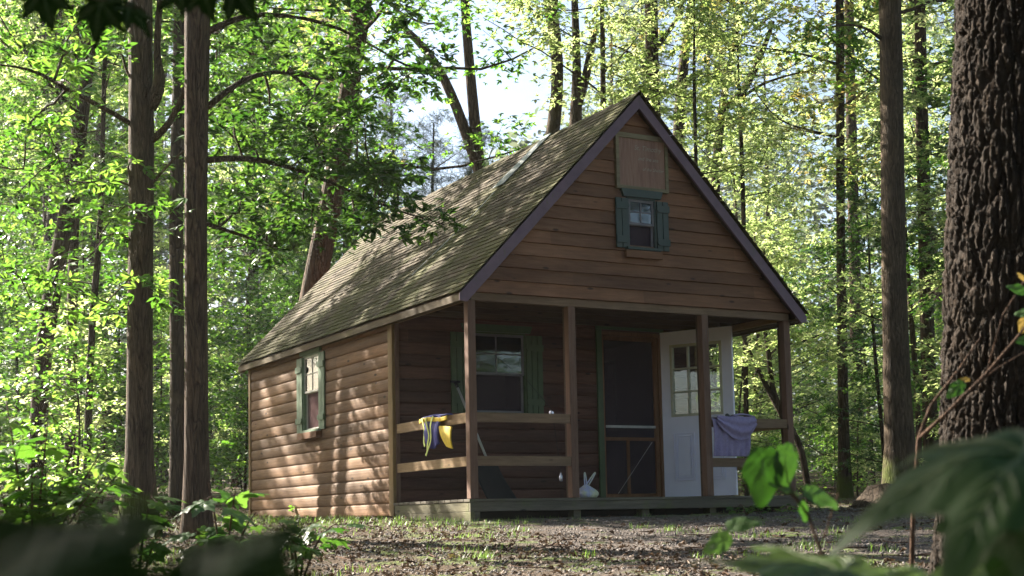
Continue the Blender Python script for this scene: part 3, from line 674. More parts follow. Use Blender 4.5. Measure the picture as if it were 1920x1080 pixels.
# plastic bag
pb = empty('plastic_bag', (1.43, .15, 0), 'knotted white plastic grocery bag standing on the porch edge by the second post', 'bag')
mm, n_, bs_, ns_, ls_ = mat('bag_plastic'); setp(bs_, Roughness=.35); bs_.inputs['Base Color'].default_value = (.42, .42, .56, 1)
ls_.new(ramp(ns_, ls_, noise(ns_, ls_, coords(ns_, ls_), 9, 3), [(.4, (.40, .40, .55)), (.62, (.50, .50, .30))]), bs_.inputs['Base Color'])
bump(ns_, ls_, bs_, noise(ns_, ls_, coords(ns_, ls_, (3, 3, .7)), 14, 5), 1.0, .02)
b = MB(); V = []; na, nb = 28, 14
for j in range(nb):
    t = j/(nb-1)
    r = .135*(math.sin(math.pi*min(1, .30+t*.60))**.9*(1-.55*t*t)*.93+.07*(1-t)); z = .002+.135*t
    for i in range(na):
        a = 2*math.pi*i/na; rr = r*(1+.10*math.sin(3*a+2*t+1)+.07*math.sin(7*a-3*t)+.03*math.sin(17*a)*t)
        V.append((rr*math.cos(a)*1.05, rr*math.sin(a)*.8, z))
b.add(V, [(j*na+i, j*na+(i+1) % na, (j+1)*na+(i+1) % na, (j+1)*na+i) for j in range(nb-1) for i in range(na)]+[tuple(range(na-1, -1, -1)), tuple((nb-1)*na+i for i in range(na))])
b.build('bag_body', mm, pb, True)
for dx, tx, hz, w_ in ((.0, -.01, .13, .016), (.02, .10, .13, .02)):
    b = MB(); pts = []
    for t in np.linspace(0, 1, 13):
        c = math.sin(math.pi*t); sd_ = -math.cos(math.pi*t)
        pts.append((dx+tx*c+sd_*w_*.9, .0+sd_*.004, .135+hz*c))
    for i in range(12): b.bar(pts[i], pts[i+1], .014, .003, (0, 1, 0))
    b.build('bag_handle', mm, pb)
# snow shovel leaning on the wall under the porch window
sv = empty('snow_shovel', (.62, 1.2, 0), 'black snow shovel with a pale handle leaning in the porch behind the first post', 'shovel')
top = Vector((.88, P-.09, 1.33))-Vector((.62, 1.2, 0)); bot = Vector((1.10, 1.0, .42))-Vector((.62, 1.2, 0))
top = Vector((.75, P-.1, 1.30))-Vector((.62, 1.2, 0)); bot = Vector((.93, 1.35, .40))-Vector((.62, 1.2, 0))
b = MB(); b.tube([bot, top], [.014, .014], 10); b.build('handle', M['pole'], sv, True)
b = MB(); d_ = (top-bot).normalized(); b.tube([top-d_*.02, top+d_*.05], [.019, .019], 10); b.bar(top+d_*.06+Vector((-.06, 0, 0)), top+d_*.06+Vector((.06, 0, 0)), .025, .025); b.build('grip', M['black'], sv)
def scoop(u, v):
    wd = .20+.05*v; x = -.02+.14*v; return (bot.x+(u-.5)*2*wd*.75-.06+.16*v**1.5, bot.y-.15*v-.05*math.sin(math.pi*u)*-1, bot.z+.04-.455*v)
cloth('scoop', scoop, 14, 10, M['black'], sv, .008)
# hanging trinket on a cord
ht = empty('hanging_trinket', (1.10, .10, .17), 'tiny shiny silver bottle shape hanging on a dark cord left of the second post', 'trinket')
ms = paint('silver_foil', (.55, .55, .68), .25, .5, 60); ms.node_tree.nodes['Principled BSDF'].inputs['Metallic'].default_value = .7
b = MB(); b.tube([(0, 0, z) for z in (0, .01, .05, .07, .078, .09)], [.012, .02, .021, .013, .008, .008], 10, .06); b.build('foil_shape', ms, ht, True)
b = MB(); b.tube([(0, 0, .088), (-.01, .02, .25), (-.03, .1, .75), (-.10, .5, 1.10), (-.20, 1.1, 1.45)], [.0022]*5, 5); b.build('cord', M['black'], ht)
b = MB(); V = [(.96+.03*math.cos(a)*random.uniform(.6, 1), .027+.018*math.sin(a), .863+z*.03*random.uniform(.5, 1)) for z in (0, .6, 1) for a in np.linspace(0, 5.5, 7)]
b.add(V, [(j*7+i, j*7+(i+1) % 7, (j+1)*7+(i+1) % 7, (j+1)*7+i) for j in range(2) for i in range(7)]+[tuple(range(14, 21))])
tag(b.build('crumpled_wrapper', ms), 'small crumpled pale wrapper lying on top of the left front rail', 'wrapper')

# ================================================================== TREES
def prune(P):
    # leaves kept: a clearing behind the cabin and a thinner canopy on the sun side of it
    t = (P[:, 2]-2)/.53; x = P[:, 0]+.38*t; y = P[:, 1]-.76*t
    hit = (x > -1.6) & (x < 4.6) & (y > -1) & (y < 7.6) & (P[:, 2] > 2.3)
    hit |= (x > 4.6) & (x < 9.5) & (y > -1.5) & (y < 4.5) & (P[:, 2] > 2.3)
    nz = np.sin(x*2.3+1.0+y*.5)*np.sin(y*1.5+.5)+.45*np.sin(x*4.3+y*1.7)
    keep = ~hit | (nz > .85)
    s_ = (P[:, 0]-CAM[0])*.4848+(P[:, 1]-CAM[1])*.8746; tt = (P[:, 0]-CAM[0])*.8746-(P[:, 1]-CAM[1])*.4848
    keep &= ~((s_ > 21) & (s_ < 75) & (tt > -1.9) & (tt < 1.25) & (P[:, 2] > .24*s_))
    return keep
def smooth_path(pts, rad, n):
    pts = np.array(pts, float); rad = np.array(rad, float); d = np.concatenate([[0], np.cumsum(np.linalg.norm(np.diff(pts, axis=0), axis=1))]); t = np.linspace(0, d[-1], n)
    # catmull-like smoothing by repeated averaging of the linear path
    q = np.stack([np.interp(t, d, pts[:, k]) for k in range(3)], 1); r = np.interp(t, d, rad)
    for _ in range(3): q[1:-1] = (q[:-2]+2*q[1:-1]+q[2:])/4
    return q, r
def grow(mb, start, dirn, length, r0, seed_up=.1, n=7, wob=.12):
    p = np.array(start, float); d = np.array(dirn, float); d /= np.linalg.norm(d); pts = [p.copy()]; 
    for i in range(n-1):
        d = d+rng.normal(0, wob, 3)+np.array([0, 0, seed_up*.3]); d /= np.linalg.norm(d); p = p+d*length/(n-1); pts.append(p.copy())
    mb.tube(pts, list(np.linspace(r0, max(.004, r0*.25), n)), 5 if r0 < .03 else 7, cap=False); return pts
def limbs_and_sprays(mb, axis, rads, h0, h1, nl, ll, up, ns_per, rr, srad, droopy=0.0, bias=None):
    """limbs along the axis path (local), returns spray centres & radii"""
    cents = []; rd = []; tot = len(axis)
    for i in range(nl):
        f = h0+(h1-h0)*(i+rng.random()*.8)/nl; k = min(tot-2, int(f*(tot-1))); p = axis[k]+(axis[k+1]-axis[k])*((f*(tot-1)) % 1)
        a = i*2.4+rng.normal(0, .5)
        if bias is not None and rng.random() < .65: a = bias+rng.normal(0, .7)
        l = ll*(1.15-.55*(f-h0)/(h1-h0+1e-6))*rng.uniform(.6, 1.2)
        d = np.array([math.cos(a), math.sin(a), up*rng.uniform(.4, 1.5)]); r0 = min(rads[k]*.4, max(.007, l*rr*.75))
        pts = grow(mb, p, d, l, r0, .25 if up > 0 else -.1, 8)
        for j in range(ns_per):
            t = (.35+.65*(j+rng.random()*.5)/ns_per); q = min(6, int(t*7)); base = pts[q]
            off = rng.normal(0, .30*l*.35+.12, 3)*np.array([1, 1, .35]); c = base+off
            if np.linalg.norm(off) > .15: mb.tube([base, (base+c)/2+[0, 0, .04], c], [max(.004, r0*.3), .005, .003], 4, cap=False)
            cents.append(c); rd.append(srad*rng.uniform(.6, 1.25))
    return np.array(cents), np.array(rd)
def tree(name, label, path, rad, px_base=None, bark='bark', flare=1.5, n=26, sides=14, lobes=.03, crown=None, extra=None, group=None, cat='tree', lowcap=None):
    base = np.array(path[0]); base[2] = float(gz(base[0], base[1]))-.02
    root = empty(name, tuple(base), label, cat, group)
    P0 = [np.array(p)-base for p in path]; P0[0][2] = -.25
    q, r = smooth_path(P0, rad, n); hgt = q[:, 2]
    r = r*(1+(flare-1)*np.exp(-np.clip(hgt, 0, 9)/(.9*rad[0]*2+.05)))
    mb = MB(); mb.tube(q, r, sides, .015, lobes)
    cents = None
    if extra:
        for pts, rr in extra:
            pts = [np.array(p)-base for p in pts]; q2, r2 = smooth_path(pts, rr, 12); mb.tube(q2, r2, 8, .01)
    if crown:
        cents, rd = limbs_and_sprays(mb, q, r, *crown['limb'])
        pos, nr, az = sprays(cents, rd, crown['per'], crown.get('droop', .25), crown.get('thick', .14))
        if 'add' in crown:
            ac, ar, ap = crown['add']; ac = ac-base; p2, n2, a2 = sprays(ac, ar, ap, .3, .16, .5)
            pos = np.concatenate([pos, p2]); nr = np.concatenate([nr, n2]); az = np.concatenate([az, a2])
            src = np.array([v for v in mb.v[::5] if v[2] > 2.5] or mb.v)      # grow twigs from the nearest wood, spray to spray
            dm = np.array([((src-c_)**2).sum(1).min() for c_ in ac]); par = [src[((src-c_)**2).sum(1).argmin()] for c_ in ac]; dep = np.zeros(len(ac)); done = np.zeros(len(ac), bool)
            for _ in range(len(ac)):
                i = int(np.where(done, 1e9, dm).argmin()); done[i] = True; a0 = par[i]; c_ = ac[i]; l_ = np.linalg.norm(c_-a0)
                r0 = .011/(1+.35*dep[i])+.002; mb.tube([a0, a0+(c_-a0)*.35+rng.normal(0, .05*l_, 3), a0+(c_-a0)*.7+rng.normal(0, .05*l_, 3)+[0, 0, .03], c_], [r0, r0*.9, r0*.8, r0*.65], 5, cap=False)
                d2_ = ((ac-c_)**2).sum(1); up_ = (~done) & (d2_ < dm); dm = np.where(up_, d2_, dm)
                for j in np.nonzero(up_)[0]: par[j] = c_; dep[j] = dep[i]+1
        kp = prune(pos+base)
        if 'open' in crown: kp[-len(p2):] = True; pos, nr, az = pos[kp], nr[kp], az[kp]
        sz = crown['size']*rng.uniform(.6, 1.25, len(pos))
        leafmesh('crown', pos, nr, az, sz, crown.get('tmpl', L_LOBE), M[crown['mat']], root)
    mb.build('trunk', M[bark], root, True)
    return root
def pth(s, *pp): return [at(x, y, s+(pp_[0] if (pp_ := rest) else 0)) for x, y, *rest in pp]
pxr = lambda w_, s: w_/2/FPX*s
def nt_(name, label, s, pts, ws, **k):
    P_ = [at(x, y, s) for x, y in pts]; g = gp(pts[0][0], pts[0][1], s); P_[0] = g
    # extend above the frame
    d = (P_[-1]-P_[-2]); d = d/np.linalg.norm(d); d = (d*.5+np.array([0, 0, .5])); d /= np.linalg.norm(d); ext = k.pop('ext', 5.0)
    if ext: P_.append(P_[-1]+d*ext); ws = ws+[ws[-1]*.55]
    return tree(name, label, P_, [pxr(w_, s) for w_ in ws], **k)
LT = dict
def region(n, poly, s0, s1, r0, r1):        # points of a leafy mass with its own real depth
    out = []
    while len(out) < n:
        i = rng.integers(len(poly)-2); u, v = rng.random(2)
        if u+v > 1: u, v = 1-u, 1-v
        a, b_, c_ = np.array(poly[0]), np.array(poly[i+1]), np.array(poly[i+2]); p = a+(b_-a)*u+(c_-a)*v; out.append(at(p[0], p[1], rng.uniform(s0, s1)))
    return np.array(out), rng.uniform(r0, r1, n)
nt_('tree', 'tall trunk with a knobby fork and bare side limb, second from the left front', 12.6, [(262, 1010), (262, 800), (263, 600), (264, 400), (268, 230), (262, 130), (262, 0)], [52, 48, 47, 45, 48, 43, 45],
    bark='barkg', flare=2.1, ext=7, sides=20, lobes=.04,
    extra=[([at(280, 200, 12.6), at(305, 160, 12.5), at(292, 110, 12.6), at(300, 0, 12.6)], [.07, .06, .035, .028]),
           ([at(285, 262, 12.6), at(310, 245, 12.5), at(335, 200, 12.4), at(352, 150, 12.3), at(370, 90, 12.2)], [.035, .03, .024, .02, .014]),
           ([at(285, 345, 12.6), at(305, 320, 12.5), at(340, 285, 12.3), at(380, 262, 12.2)], [.014, .012, .009, .006]),
           ([at(250, 235, 12.6), at(200, 205, 12.3), at(120, 165, 12.0), at(60, 125, 11.8), at(0, 122, 11.6)], [.025, .022, .018, .012, .008])],
    crown=LT(add=(*region(46, [(130, 250), (-60, 60), (240, -40), (300, 420), (290, 620), (-60, 560), (-60, 60)], 11.4, 12.8, .16, .36), 13), limb=(.52, 1, 18, 2.6, .25, 5, .012, .6), per=46, size=.13, mat='leaf'))
nt_('tree', 'straight shaggy-barked trunk nearest the left side of the cabin', 12.0, [(368, 1015), (368, 900), (366, 600), (366, 300), (370, 0)], [49, 45, 42, 42, 48],
    bark='bark', flare=1.6, ext=7, sides=20, lobes=.04,
    extra=[([at(390, 200, 12), at(450, 150, 12.3), at(520, 130, 12.8), at(600, 150, 13.2)], [.03, .024, .018, .01]), ([at(388, 300, 12), at(470, 290, 12.5), at(600, 330, 13), at(720, 390, 13.4), at(830, 420, 13.6)], [.03, .024, .018, .012, .005]),
           ([at(388, 60, 12), at(470, 20, 12.5), at(620, 40, 13), at(740, 110, 13.4)], [.03, .024, .016, .008]), ([at(388, 420, 12), at(450, 440, 12.5), at(530, 470, 13)], [.02, .014, .006])],
    crown=LT(add=(*region(105, [(470, 200), (380, -60), (700, -60), (820, 120), (700, 260), (850, 425), (640, 420), (520, 500), (390, 520), (380, -60)], 12.2, 14.0, .18, .42), 26), limb=(.40, 1, 22, 2.8, .1, 6, .012, .62, 0, -.35), per=50, size=.125, mat='leafd'))
nt_('tree', 'grey trunk standing just behind the shaggy trunk left of the cabin', 19, [(333, 905), (333, 700), (330, 400), (335, 200), (338, 0)], [30, 27, 26, 24, 22], bark='barkd', crown=LT(limb=(.35, 1, 18, 2.4, .15, 5, .012, .6), per=40, size=.13, mat='leaf'))
nt_('tree', 'leaning dark trunk near the left edge of the woods', 19, [(66, 900), (75, 700), (100, 520), (130, 400), (150, 260), (172, 60), (185, -60)], [34, 32, 34, 30, 26, 22, 20], bark='barkd', crown=LT(limb=(.35, 1, 18, 2.4, .15, 5, .012, .6), per=44, size=.13, mat='leaf'))
nt_('tree', 'slim upright trunk beside the leaning dark trunk on the left', 20, [(130, 880), (135, 600), (145, 200), (140, 60)], [20, 19, 18, 16], bark='barkd', crown=LT(limb=(.4, 1, 14, 2.2, .15, 5, .012, .6), per=40, size=.12, mat='leafy'))
nt_('tree', 'thin wavy trunk between the left edge and the knobby forked trunk', 18, [(160, 830), (168, 700), (175, 560), (190, 420), (192, 280), (198, 60)], [14, 13, 13, 11, 9, 8], bark='barkd', ext=2, crown=LT(limb=(.3, 1, 14, 1.8, .15, 4, .012, .5), per=40, size=.12, mat='leaf'))
nt_('tree', 'thick leaning trunk rising behind the left slope of the roof', 22, [(545, 880), (560, 700), (590, 520), (612, 420), (640, 280), (655, 170), (668, 70), (690, -40)], [58, 52, 46, 44, 40, 38, 36, 34], bark='bark', sides=18,
    crown=LT(limb=(.42, 1, 30, 3.6, .1, 6, .012, .7), per=46, size=.14, mat='leaf'))
nt_('tree', 'slender curved trunk joining a slanting stem above the roof middle', 27, [(930, 860), (915, 500), (897, 310), (886, 180), (872, 40), (868, -60)], [30, 28, 24, 20, 17, 15], bark='bark', flare=1.2,
    extra=[([at(898, 320, 27), at(862, 215, 27), at(825, 125, 27), at(775, 62, 27), at(735, 35, 27)], [.11, .10, .085, .07, .05])],
    crown=LT(limb=(.62, 1, 12, 2.6, .2, 4, .012, .7), per=40, size=.15, mat='leaf'))
nt_('tree', 'smooth bent trunk rising left of the gable peak against white sky', 25, [(1000, 860), (1010, 500), (1030, 260), (1048, 200), (1056, 140), (1042, 70), (1025, -20)], [30, 28, 27, 24, 22, 24, 24], bark='barkg', flare=1.2, ext=4, sides=16,
    extra=[([at(1041, 60, 25), at(1039, 20, 25), at(1044, -30, 25)], [.07, .055, .05])], crown=LT(limb=(.86, 1, 12, 2.4, .3, 5, .012, .7), per=40, size=.14, mat='leaf'))
nt_('tree', 'forked trunk directly left of the gable peak', 26, [(1080, 860), (1075, 400), (1078, 220), (1086, 140), (1078, 60), (1076, -40)], [28, 26, 24, 17, 14, 12], bark='barkg', flare=1.2, ext=3,
    extra=[([at(1082, 200, 26), at(1098, 150, 26), at(1106, 105, 26), at(1120, 40, 26)], [.09, .08, .075, .03])], crown=LT(limb=(.75, 1, 12, 2.2, .2, 5, .012, .7), per=36, size=.14, mat='leafy'))
nt_('tree', 'thin dark stem just left of the gable peak', 22, [(1130, 880), (1132, 500), (1131, 200), (1130, 40), (1128, -40)], [12, 11, 11, 9, 8], bark='barkd', flare=1.2, ext=2, crown=LT(limb=(.6, 1, 16, 1.9, .1, 5, .012, .5), per=40, size=.12, mat='leafy'))
nt_('tree', 'straight ridged trunk rising right behind the gable peak', 24, [(1232, 880), (1230, 500), (1226, 200), (1222, 100), (1221, -40)], [32, 30, 27, 25, 24], bark='bark', flare=1.2, sides=18,
    extra=[([at(1230, 90, 24), at(1250, 65, 24), at(1270, 35, 24), at(1282, 0, 24)], [.045, .04, .035, .025]), ([at(1214, 130, 24), at(1195, 110, 24), at(1175, 95, 24), at(1150, 85, 24)], [.04, .035, .025, .015])],
    crown=LT(limb=(.72, 1, 12, 2.4, .2, 5, .012, .7), per=40, size=.14, mat='leaf'))
nt_('tree', 'crooked trunk behind the right roof slope near the peak', 28, [(1262, 880), (1266, 400), (1272, 205), (1284, 150), (1276, 90), (1300, 0), (1306, -60)], [24, 22, 22, 22, 16, 15, 14], bark='barkd', flare=1.2, crown=LT(limb=(.62, 1, 14, 2.5, .1, 5, .012, .7), per=36, size=.15, mat='leafy'))
nt_('tree', 'arching forked trunk over the right roof slope', 25, [(1330, 880), (1335, 500), (1345, 270), (1352, 200), (1368, 120), (1385, 60), (1395, 0)], [20, 19, 17, 15, 10, 8, 7], bark='bark', flare=1.2, ext=2,
    extra=[([at(1352, 205, 25), at(1385, 188, 25), at(1412, 140, 25), at(1438, 75, 25), at(1450, 40, 25)], [.07, .068, .06, .045, .03]), ([at(1390, 185, 25), at(1420, 160, 25), at(1480, 140, 25), at(1530, 130, 25)], [.03, .025, .018, .012])],
    crown=LT(limb=(.7, 1, 14, 2.2, .15, 5, .012, .6), per=38, size=.13, mat='leafo'))
nt_('tree', 'thin straight stem over the middle of the right roof slope', 21, [(1308, 880), (1307, 500), (1305, 280), (1300, 120), (1302, 60)], [9, 8, 7, 6, 4], bark='barkd', flare=1.2, ext=1, crown=LT(limb=(.62, 1, 12, 1.3, .1, 4, .012, .45), per=40, size=.12, mat='leafy'))
nt_('tree', 'thin pale stem right of the arching forked trunk', 23, [(1398, 880), (1396, 500), (1392, 300), (1386, 190), (1384, 120)], [10, 9, 8, 7, 5], bark='barkd', flare=1.2, ext=1, crown=LT(limb=(.6, 1, 12, 1.5, .1, 4, .012, .5), per=40, size=.12, mat='leafy'))
nt_('tree', 'broad straight trunk standing alone between the cabin and the big dark tree', 18.5, [(1692, 900), (1682, 750), (1676, 500), (1674, 300), (1672, 100), (1668, -40)], [56, 50, 45, 43, 42, 40], bark='barkg', flare=1.8, ext=6, sides=22, lobes=.04,
    extra=[([at(1655, 75, 18.5), at(1630, 55, 18.4), at(1600, 45, 18.3), at(1560, 50, 18.2)], [.028, .02, .016, .01])],
    crown=LT(open=1, add=(np.stack([rng.uniform(-1.5, 8, 110), rng.uniform(-.5, 8, 110), rng.uniform(8.2, 11, 110)], 1), rng.uniform(.5, .85, 110), 44), limb=(.5, 1, 20, 2.6, .15, 5, .012, .6), per=42, size=.13, mat='leafy'))  # unseen overhead sprays added above the cabin to darken the roof
nt_('tree', 'narrow mossy trunk left of the broad right trunk', 23, [(1582, 905), (1580, 700), (1576, 400), (1576, 100), (1574, -40)], [24, 19, 16, 16, 15], bark='barkg', flare=1.7, ext=4, crown=LT(limb=(.45, 1, 18, 2.0, .1, 5, .012, .6), per=40, size=.13, mat='leafo'))
nt_('tree', 'reddish far trunk behind the narrow mossy trunk', 33, [(1606, 830), (1604, 600), (1598, 300), (1592, 60), (1592, -40)], [26, 22, 20, 18, 17], bark='bark', flare=1.3, crown=LT(limb=(.45, 1, 18, 2.8, .1, 5, .012, .8), per=40, size=.16, mat='leafy'))
nt_('tree', 'upright trunk close to the left edge of the big dark tree', 22, [(1745, 860), (1740, 700), (1734, 450), (1728, 200), (1724, -40)], [30, 27, 25, 22, 20], bark='bark', flare=1.3, crown=LT(limb=(.45, 1, 18, 2.4, .1, 5, .012, .6), per=42, size=.13, mat='leaf'))
nt_('tree', 'thin slanting stem between the two right trunks', 21, [(1722, 860), (1720, 740), (1708, 590), (1700, 480), (1690, 300)], [11, 10, 10, 8, 6], bark='barkd', flare=1.2, ext=1, crown=LT(limb=(.4, 1, 14, 1.6, .1, 4, .012, .5), per=38, size=.12, mat='leafy'))
nt_('sapling', 'curving double-stemmed sapling seen through the right end of the porch', 21, [(1520, 915), (1503, 830), (1470, 785), (1445, 730), (1443, 665), (1432, 612), (1425, 560)], [13, 12, 12, 10, 9, 7, 5], bark='barkd', flare=1.2, ext=1,
    extra=[([at(1470, 785, 21), at(1440, 730, 21), at(1420, 690, 21), at(1400, 650, 21), at(1385, 610, 21)], [.045, .04, .032, .025, .018]), ([at(1443, 665, 21), at(1460, 650, 21), at(1490, 640, 21)], [.02, .014, .008])],
    crown=LT(limb=(.5, 1, 14, 1.3, .1, 4, .012, .45), per=36, size=.11, mat='leafy'), cat='sapling')
# unseen tree added on the sunny side, sprays set along sun rays for dapples
def dapple():
    out = []
    for i in range(170):                 # roof targets
        y_ = rng.uniform(-.1, 6.9); u = rng.random(); x_ = -.1+2.1*u; z_ = HT+SLP*(x_+E_)
        if math.sin(y_*1.9+u*5)+math.sin(y_*4.1-u*3)*.6 + (.5-u)*3.4 < 1.0: continue
        out.append(np.array([x_, y_, z_])+np.array(SUN)*rng.uniform(12, 21))
    for i in range(60):                 # side wall targets
        y_ = rng.uniform(1.9, 6.8); z_ = rng.uniform(-.1, 2.0)
        if z_ < 1.30+.35*math.sin(y_*2.3) and y_ < 6.1 and not (math.sin(y_*3.1+z_*4) > .9): continue
        out.append(np.array([0, y_, z_])+np.array(SUN)*rng.uniform(12, 20))
    return np.array(out)
dc = dapple(); dr_ = rng.uniform(.35, .7, len(dc))
tree('tree', 'unseen tall tree added on the sunny side, crown shaped to dapple the cabin', [(-5.6, 17.6, 0), (-5.4, 17.3, 6), (-5.2, 16.8, 11), (-5.0, 16.3, 15)], [.17, .14, .10, .05], bark='bark', flare=1.5,
    crown=LT(open=1, add=(dc, dr_, 62), limb=(.5, 1, 10, 2.6, .3, 3, .012, .55), per=16, size=.15, mat='leaf'))
# big near tree on the right edge
bt = gp(1938, 1120, 6.0)
def bigtree():
    root = empty('big_tree', tuple(bt), 'huge dark furrowed trunk filling the right edge of the picture', 'tree')
    n, sd = 330, 400; up2 = at(1944, 0, 6.1)-bt; up1 = at(1936, 500, 6.0)-bt
    z = np.linspace(-.2, 3.4, n)[:, None]; a = (np.arange(sd)*2*np.pi/sd)[None, :]
    cx = np.interp(z, [0, up1[2], up2[2]], [0, up1[0], up2[0]]); cy = np.interp(z, [0, up1[2], up2[2]], [0, up1[1], up2[1]])
    R = .372-.022*z+.07*np.exp(-np.maximum(z, 0)/.25)
    def plates(na, hz, sl, ph):          # stretched bark plates: distance between nearest and second nearest seed
        uu = a/(2*np.pi)*na+.35*np.sin(z*1.7+ph)+.22*np.sin(z*5.3+a*4+ph)+0*z; vv = (z+.25*np.sin(a*3+ph)*sl)/hz+.2*np.sin(uu*2.3)
        iu = np.floor(uu).astype(int); iv = np.floor(vv).astype(int); d1 = np.full(uu.shape, 9.); d2 = np.full(uu.shape, 9.)
        for du in (-1, 0, 1):
            for dv in (-1, 0, 1):
                cu = iu+du; cv = iv+dv; h = np.sin((np.mod(cu, na)*127.1+cv*311.7+ph)*1.0)*43758.5453; h2 = np.sin((np.mod(cu, na)*269.5+cv*183.3+ph))*43758.5453
                fu = h-np.floor(h); fv = h2-np.floor(h2); d = np.hypot(uu-cu-.15-.7*fu, vv-cv-.1-.8*fv)
                m_ = d < d1; d2 = np.where(m_, d1, np.minimum(d2, d)); d1 = np.minimum(d1, d)
        return np.clip((d2-d1)*3.2, 0, 1)
    p1 = plates(44, .24, 1, 1.0); p2 = plates(96, .12, 1, 3.0); p3 = plates(150, .05, 1, 5.0)
    d = .020*p1**.8+.015*p2*(.4+.6*p1)+.005*p3*1.8+rng.normal(0, .0025, p1.shape)
    X = cx+(R+d-.02)*np.cos(a); Y = cy+(R+d-.02)*np.sin(a); Z = z+0*a
    V = np.stack([X, Y, Z], 2).reshape(-1, 3)
    F = [(i*sd+j, i*sd+(j+1) % sd, (i+1)*sd+(j+1) % sd, (i+1)*sd+j) for i in range(n-1) for j in range(sd)]
    mb = MB(); mb.v = [tuple(p) for p in V.tolist()]; mb.f = F; mb.r = p2.reshape(-1).tolist()
    top = np.array([up2[0], up2[1], 3.4]); mb.tube([top, top+[0, 0, 3], top+[.1, 0, 7]], [.30, .26, .18], 16)
    ax = np.array([top+[0, 0, 2.], top+[0, 0, 4], top+[0.1, 0, 7]])
    c, rd = limbs_and_sprays(mb, ax, np.array([.2, .2, .15]), 0, .99, 14, 2.6, .3, 5, .012, .6)
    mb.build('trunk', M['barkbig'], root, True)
    pos, nr, az = sprays(c, rd, 40); leafmesh('crown', pos, nr, az, .13*rng.uniform(.6, 1.2, len(pos)), L_LOBE, M['leaf'], root)
bigtree()

# understory saplings: variants copied through the woods
def sap_variant(h, nl, ll, lp, per, size, m, seed, tm, tr=.035, h0=.12, srad=.46, thick=.07, droop=.22, up=.12):
    root = empty('sapling', (0, 0, -50), 'leafy sapling', 'sapling'); mb = MB()
    top = np.array([rng.normal(0, .3), rng.normal(0, .3), h]); mid = top*.5+np.array([rng.normal(0, .15), rng.normal(0, .15), 0])
    q, r = smooth_path([(0, 0, -.2), mid, top], [tr, tr*.7, tr*.2], 14); mb.tube(q, r, 7)
    c, rd = limbs_and_sprays(mb, q, r, h0, .98, nl, ll, up, lp, .01, srad)
    mb.build('trunk', M['barkd'], root, True)
    pos, nr, az = sprays(c, rd, per, droop, thick); leafmesh('crown', pos, nr, az, size*rng.uniform(.55, 1.3, len(pos)), tm, M[m], root)
    return root
def dup(root, loc, rz, sc, label, group, first):
    r = root if first else root.copy()
    if not first:
        C.objects.link(r)
        for ch in root.children:
            c = ch.copy(); C.objects.link(c); c.parent = r
    r.location = loc; r.rotation_euler = (0, 0, rz); r.scale = (sc, sc, sc*random.uniform(.9, 1.12)); r['label'] = label; r['group'] = group
    return r
SV = [sap_variant(4.8, 22, 1.4, 3, 50, .10, 'leaf', 1, L_SIMPLE), sap_variant(3.4, 18, 1.2, 3, 46, .09, 'leafy', 2, L_SIMPLE, .025),
      sap_variant(6.2, 26, 1.7, 3, 52, .11, 'leafy', 3, L_LOBE, .05), sap_variant(5.4, 22, 1.5, 3, 50, .10, 'leafd', 4, L_LOBE, .045),
      sap_variant(2.2, 16, .9, 3, 34, .085, 'leaf', 5, L_SIMPLE, .018, .05)]
used = set()
def blocks(x, y, h, lo=.35, m=1.3):     # would this crown keep the low sun off the cabin?
    for z in np.linspace(lo*h, h, 8):
        if z < 2.2: continue
        qx, qy = x+.38*(z-2)/.53, y-.76*(z-2)/.53
        if -m < qx < 4.1+m and -m < qy < 6.7+m: return True
    return False
def shade_ok(p):                        # keep the cabin, its front yard and the sight line to it free
    x, y = p[0], p[1]
    if -1.6 < x < W+1.6 and -14 < y < L+1.4: return False
    s = (x-CAM[0])*0.4848+(y-CAM[1])*0.8746; t = (x-CAM[0])*0.8746-(y-CAM[1])*0.4848
    if s < 15 and t > -s*.25 and t < s*.45: return False
    if s > 4 and s < 20 and x > W and t < s*.34 and y < 8: return False
    return True
def scatter(n, s0, s1, a0, a1, kinds, sc, label, group):
    k = 0; tries = 0
    while k < n and tries < n*30:
        tries += 1; s = s0+(s1-s0)*rng.random()**.8; t = s*rng.uniform(a0, a1)
        x = CAM[0]+s*.4848+t*.8746; y = CAM[1]+s*.8746-t*.4848
        if not shade_ok((x, y)): continue
        v = kinds[rng.integers(len(kinds))]
        if blocks(x, y, (4.8, 3.4, 6.2, 5.4, 2.2, 7.5)[v]*sc*1.1, .2): continue
        f = v not in used; used.add(v)
        dup(SV[v], (x, y, float(gz(x, y))-.03), rng.uniform(0, 6.28), sc*rng.uniform(.75, 1.25), label, group, f); k += 1
scatter(38, 17, 34, -.42, -.10, [0, 3, 3, 4, 0], 1.0, 'leafy green sapling among the trunks left of the cabin', 'saplings in the left woods')
scatter(20, 17.5, 36, .12, .42, [1, 2, 0, 4, 3], 1.0, 'sunlit yellow-green sapling in the woods right of the cabin', 'saplings in the right woods')
scatter(15, 27, 44, -.22, .2, [0, 3, 2, 1], 1.15, 'tall leafy sapling in the woods behind the cabin', 'saplings behind the cabin')
scatter(26, 32, 55, -.45, .45, [2, 3, 0], 1.25, 'distant leafy understory tree deep in the woods', 'distant understory trees')
scatter(26, 17, 30, -.45, .45, [4, 1], .7, 'knee-high leafy seedling on the forest floor', 'seedlings on the forest floor')
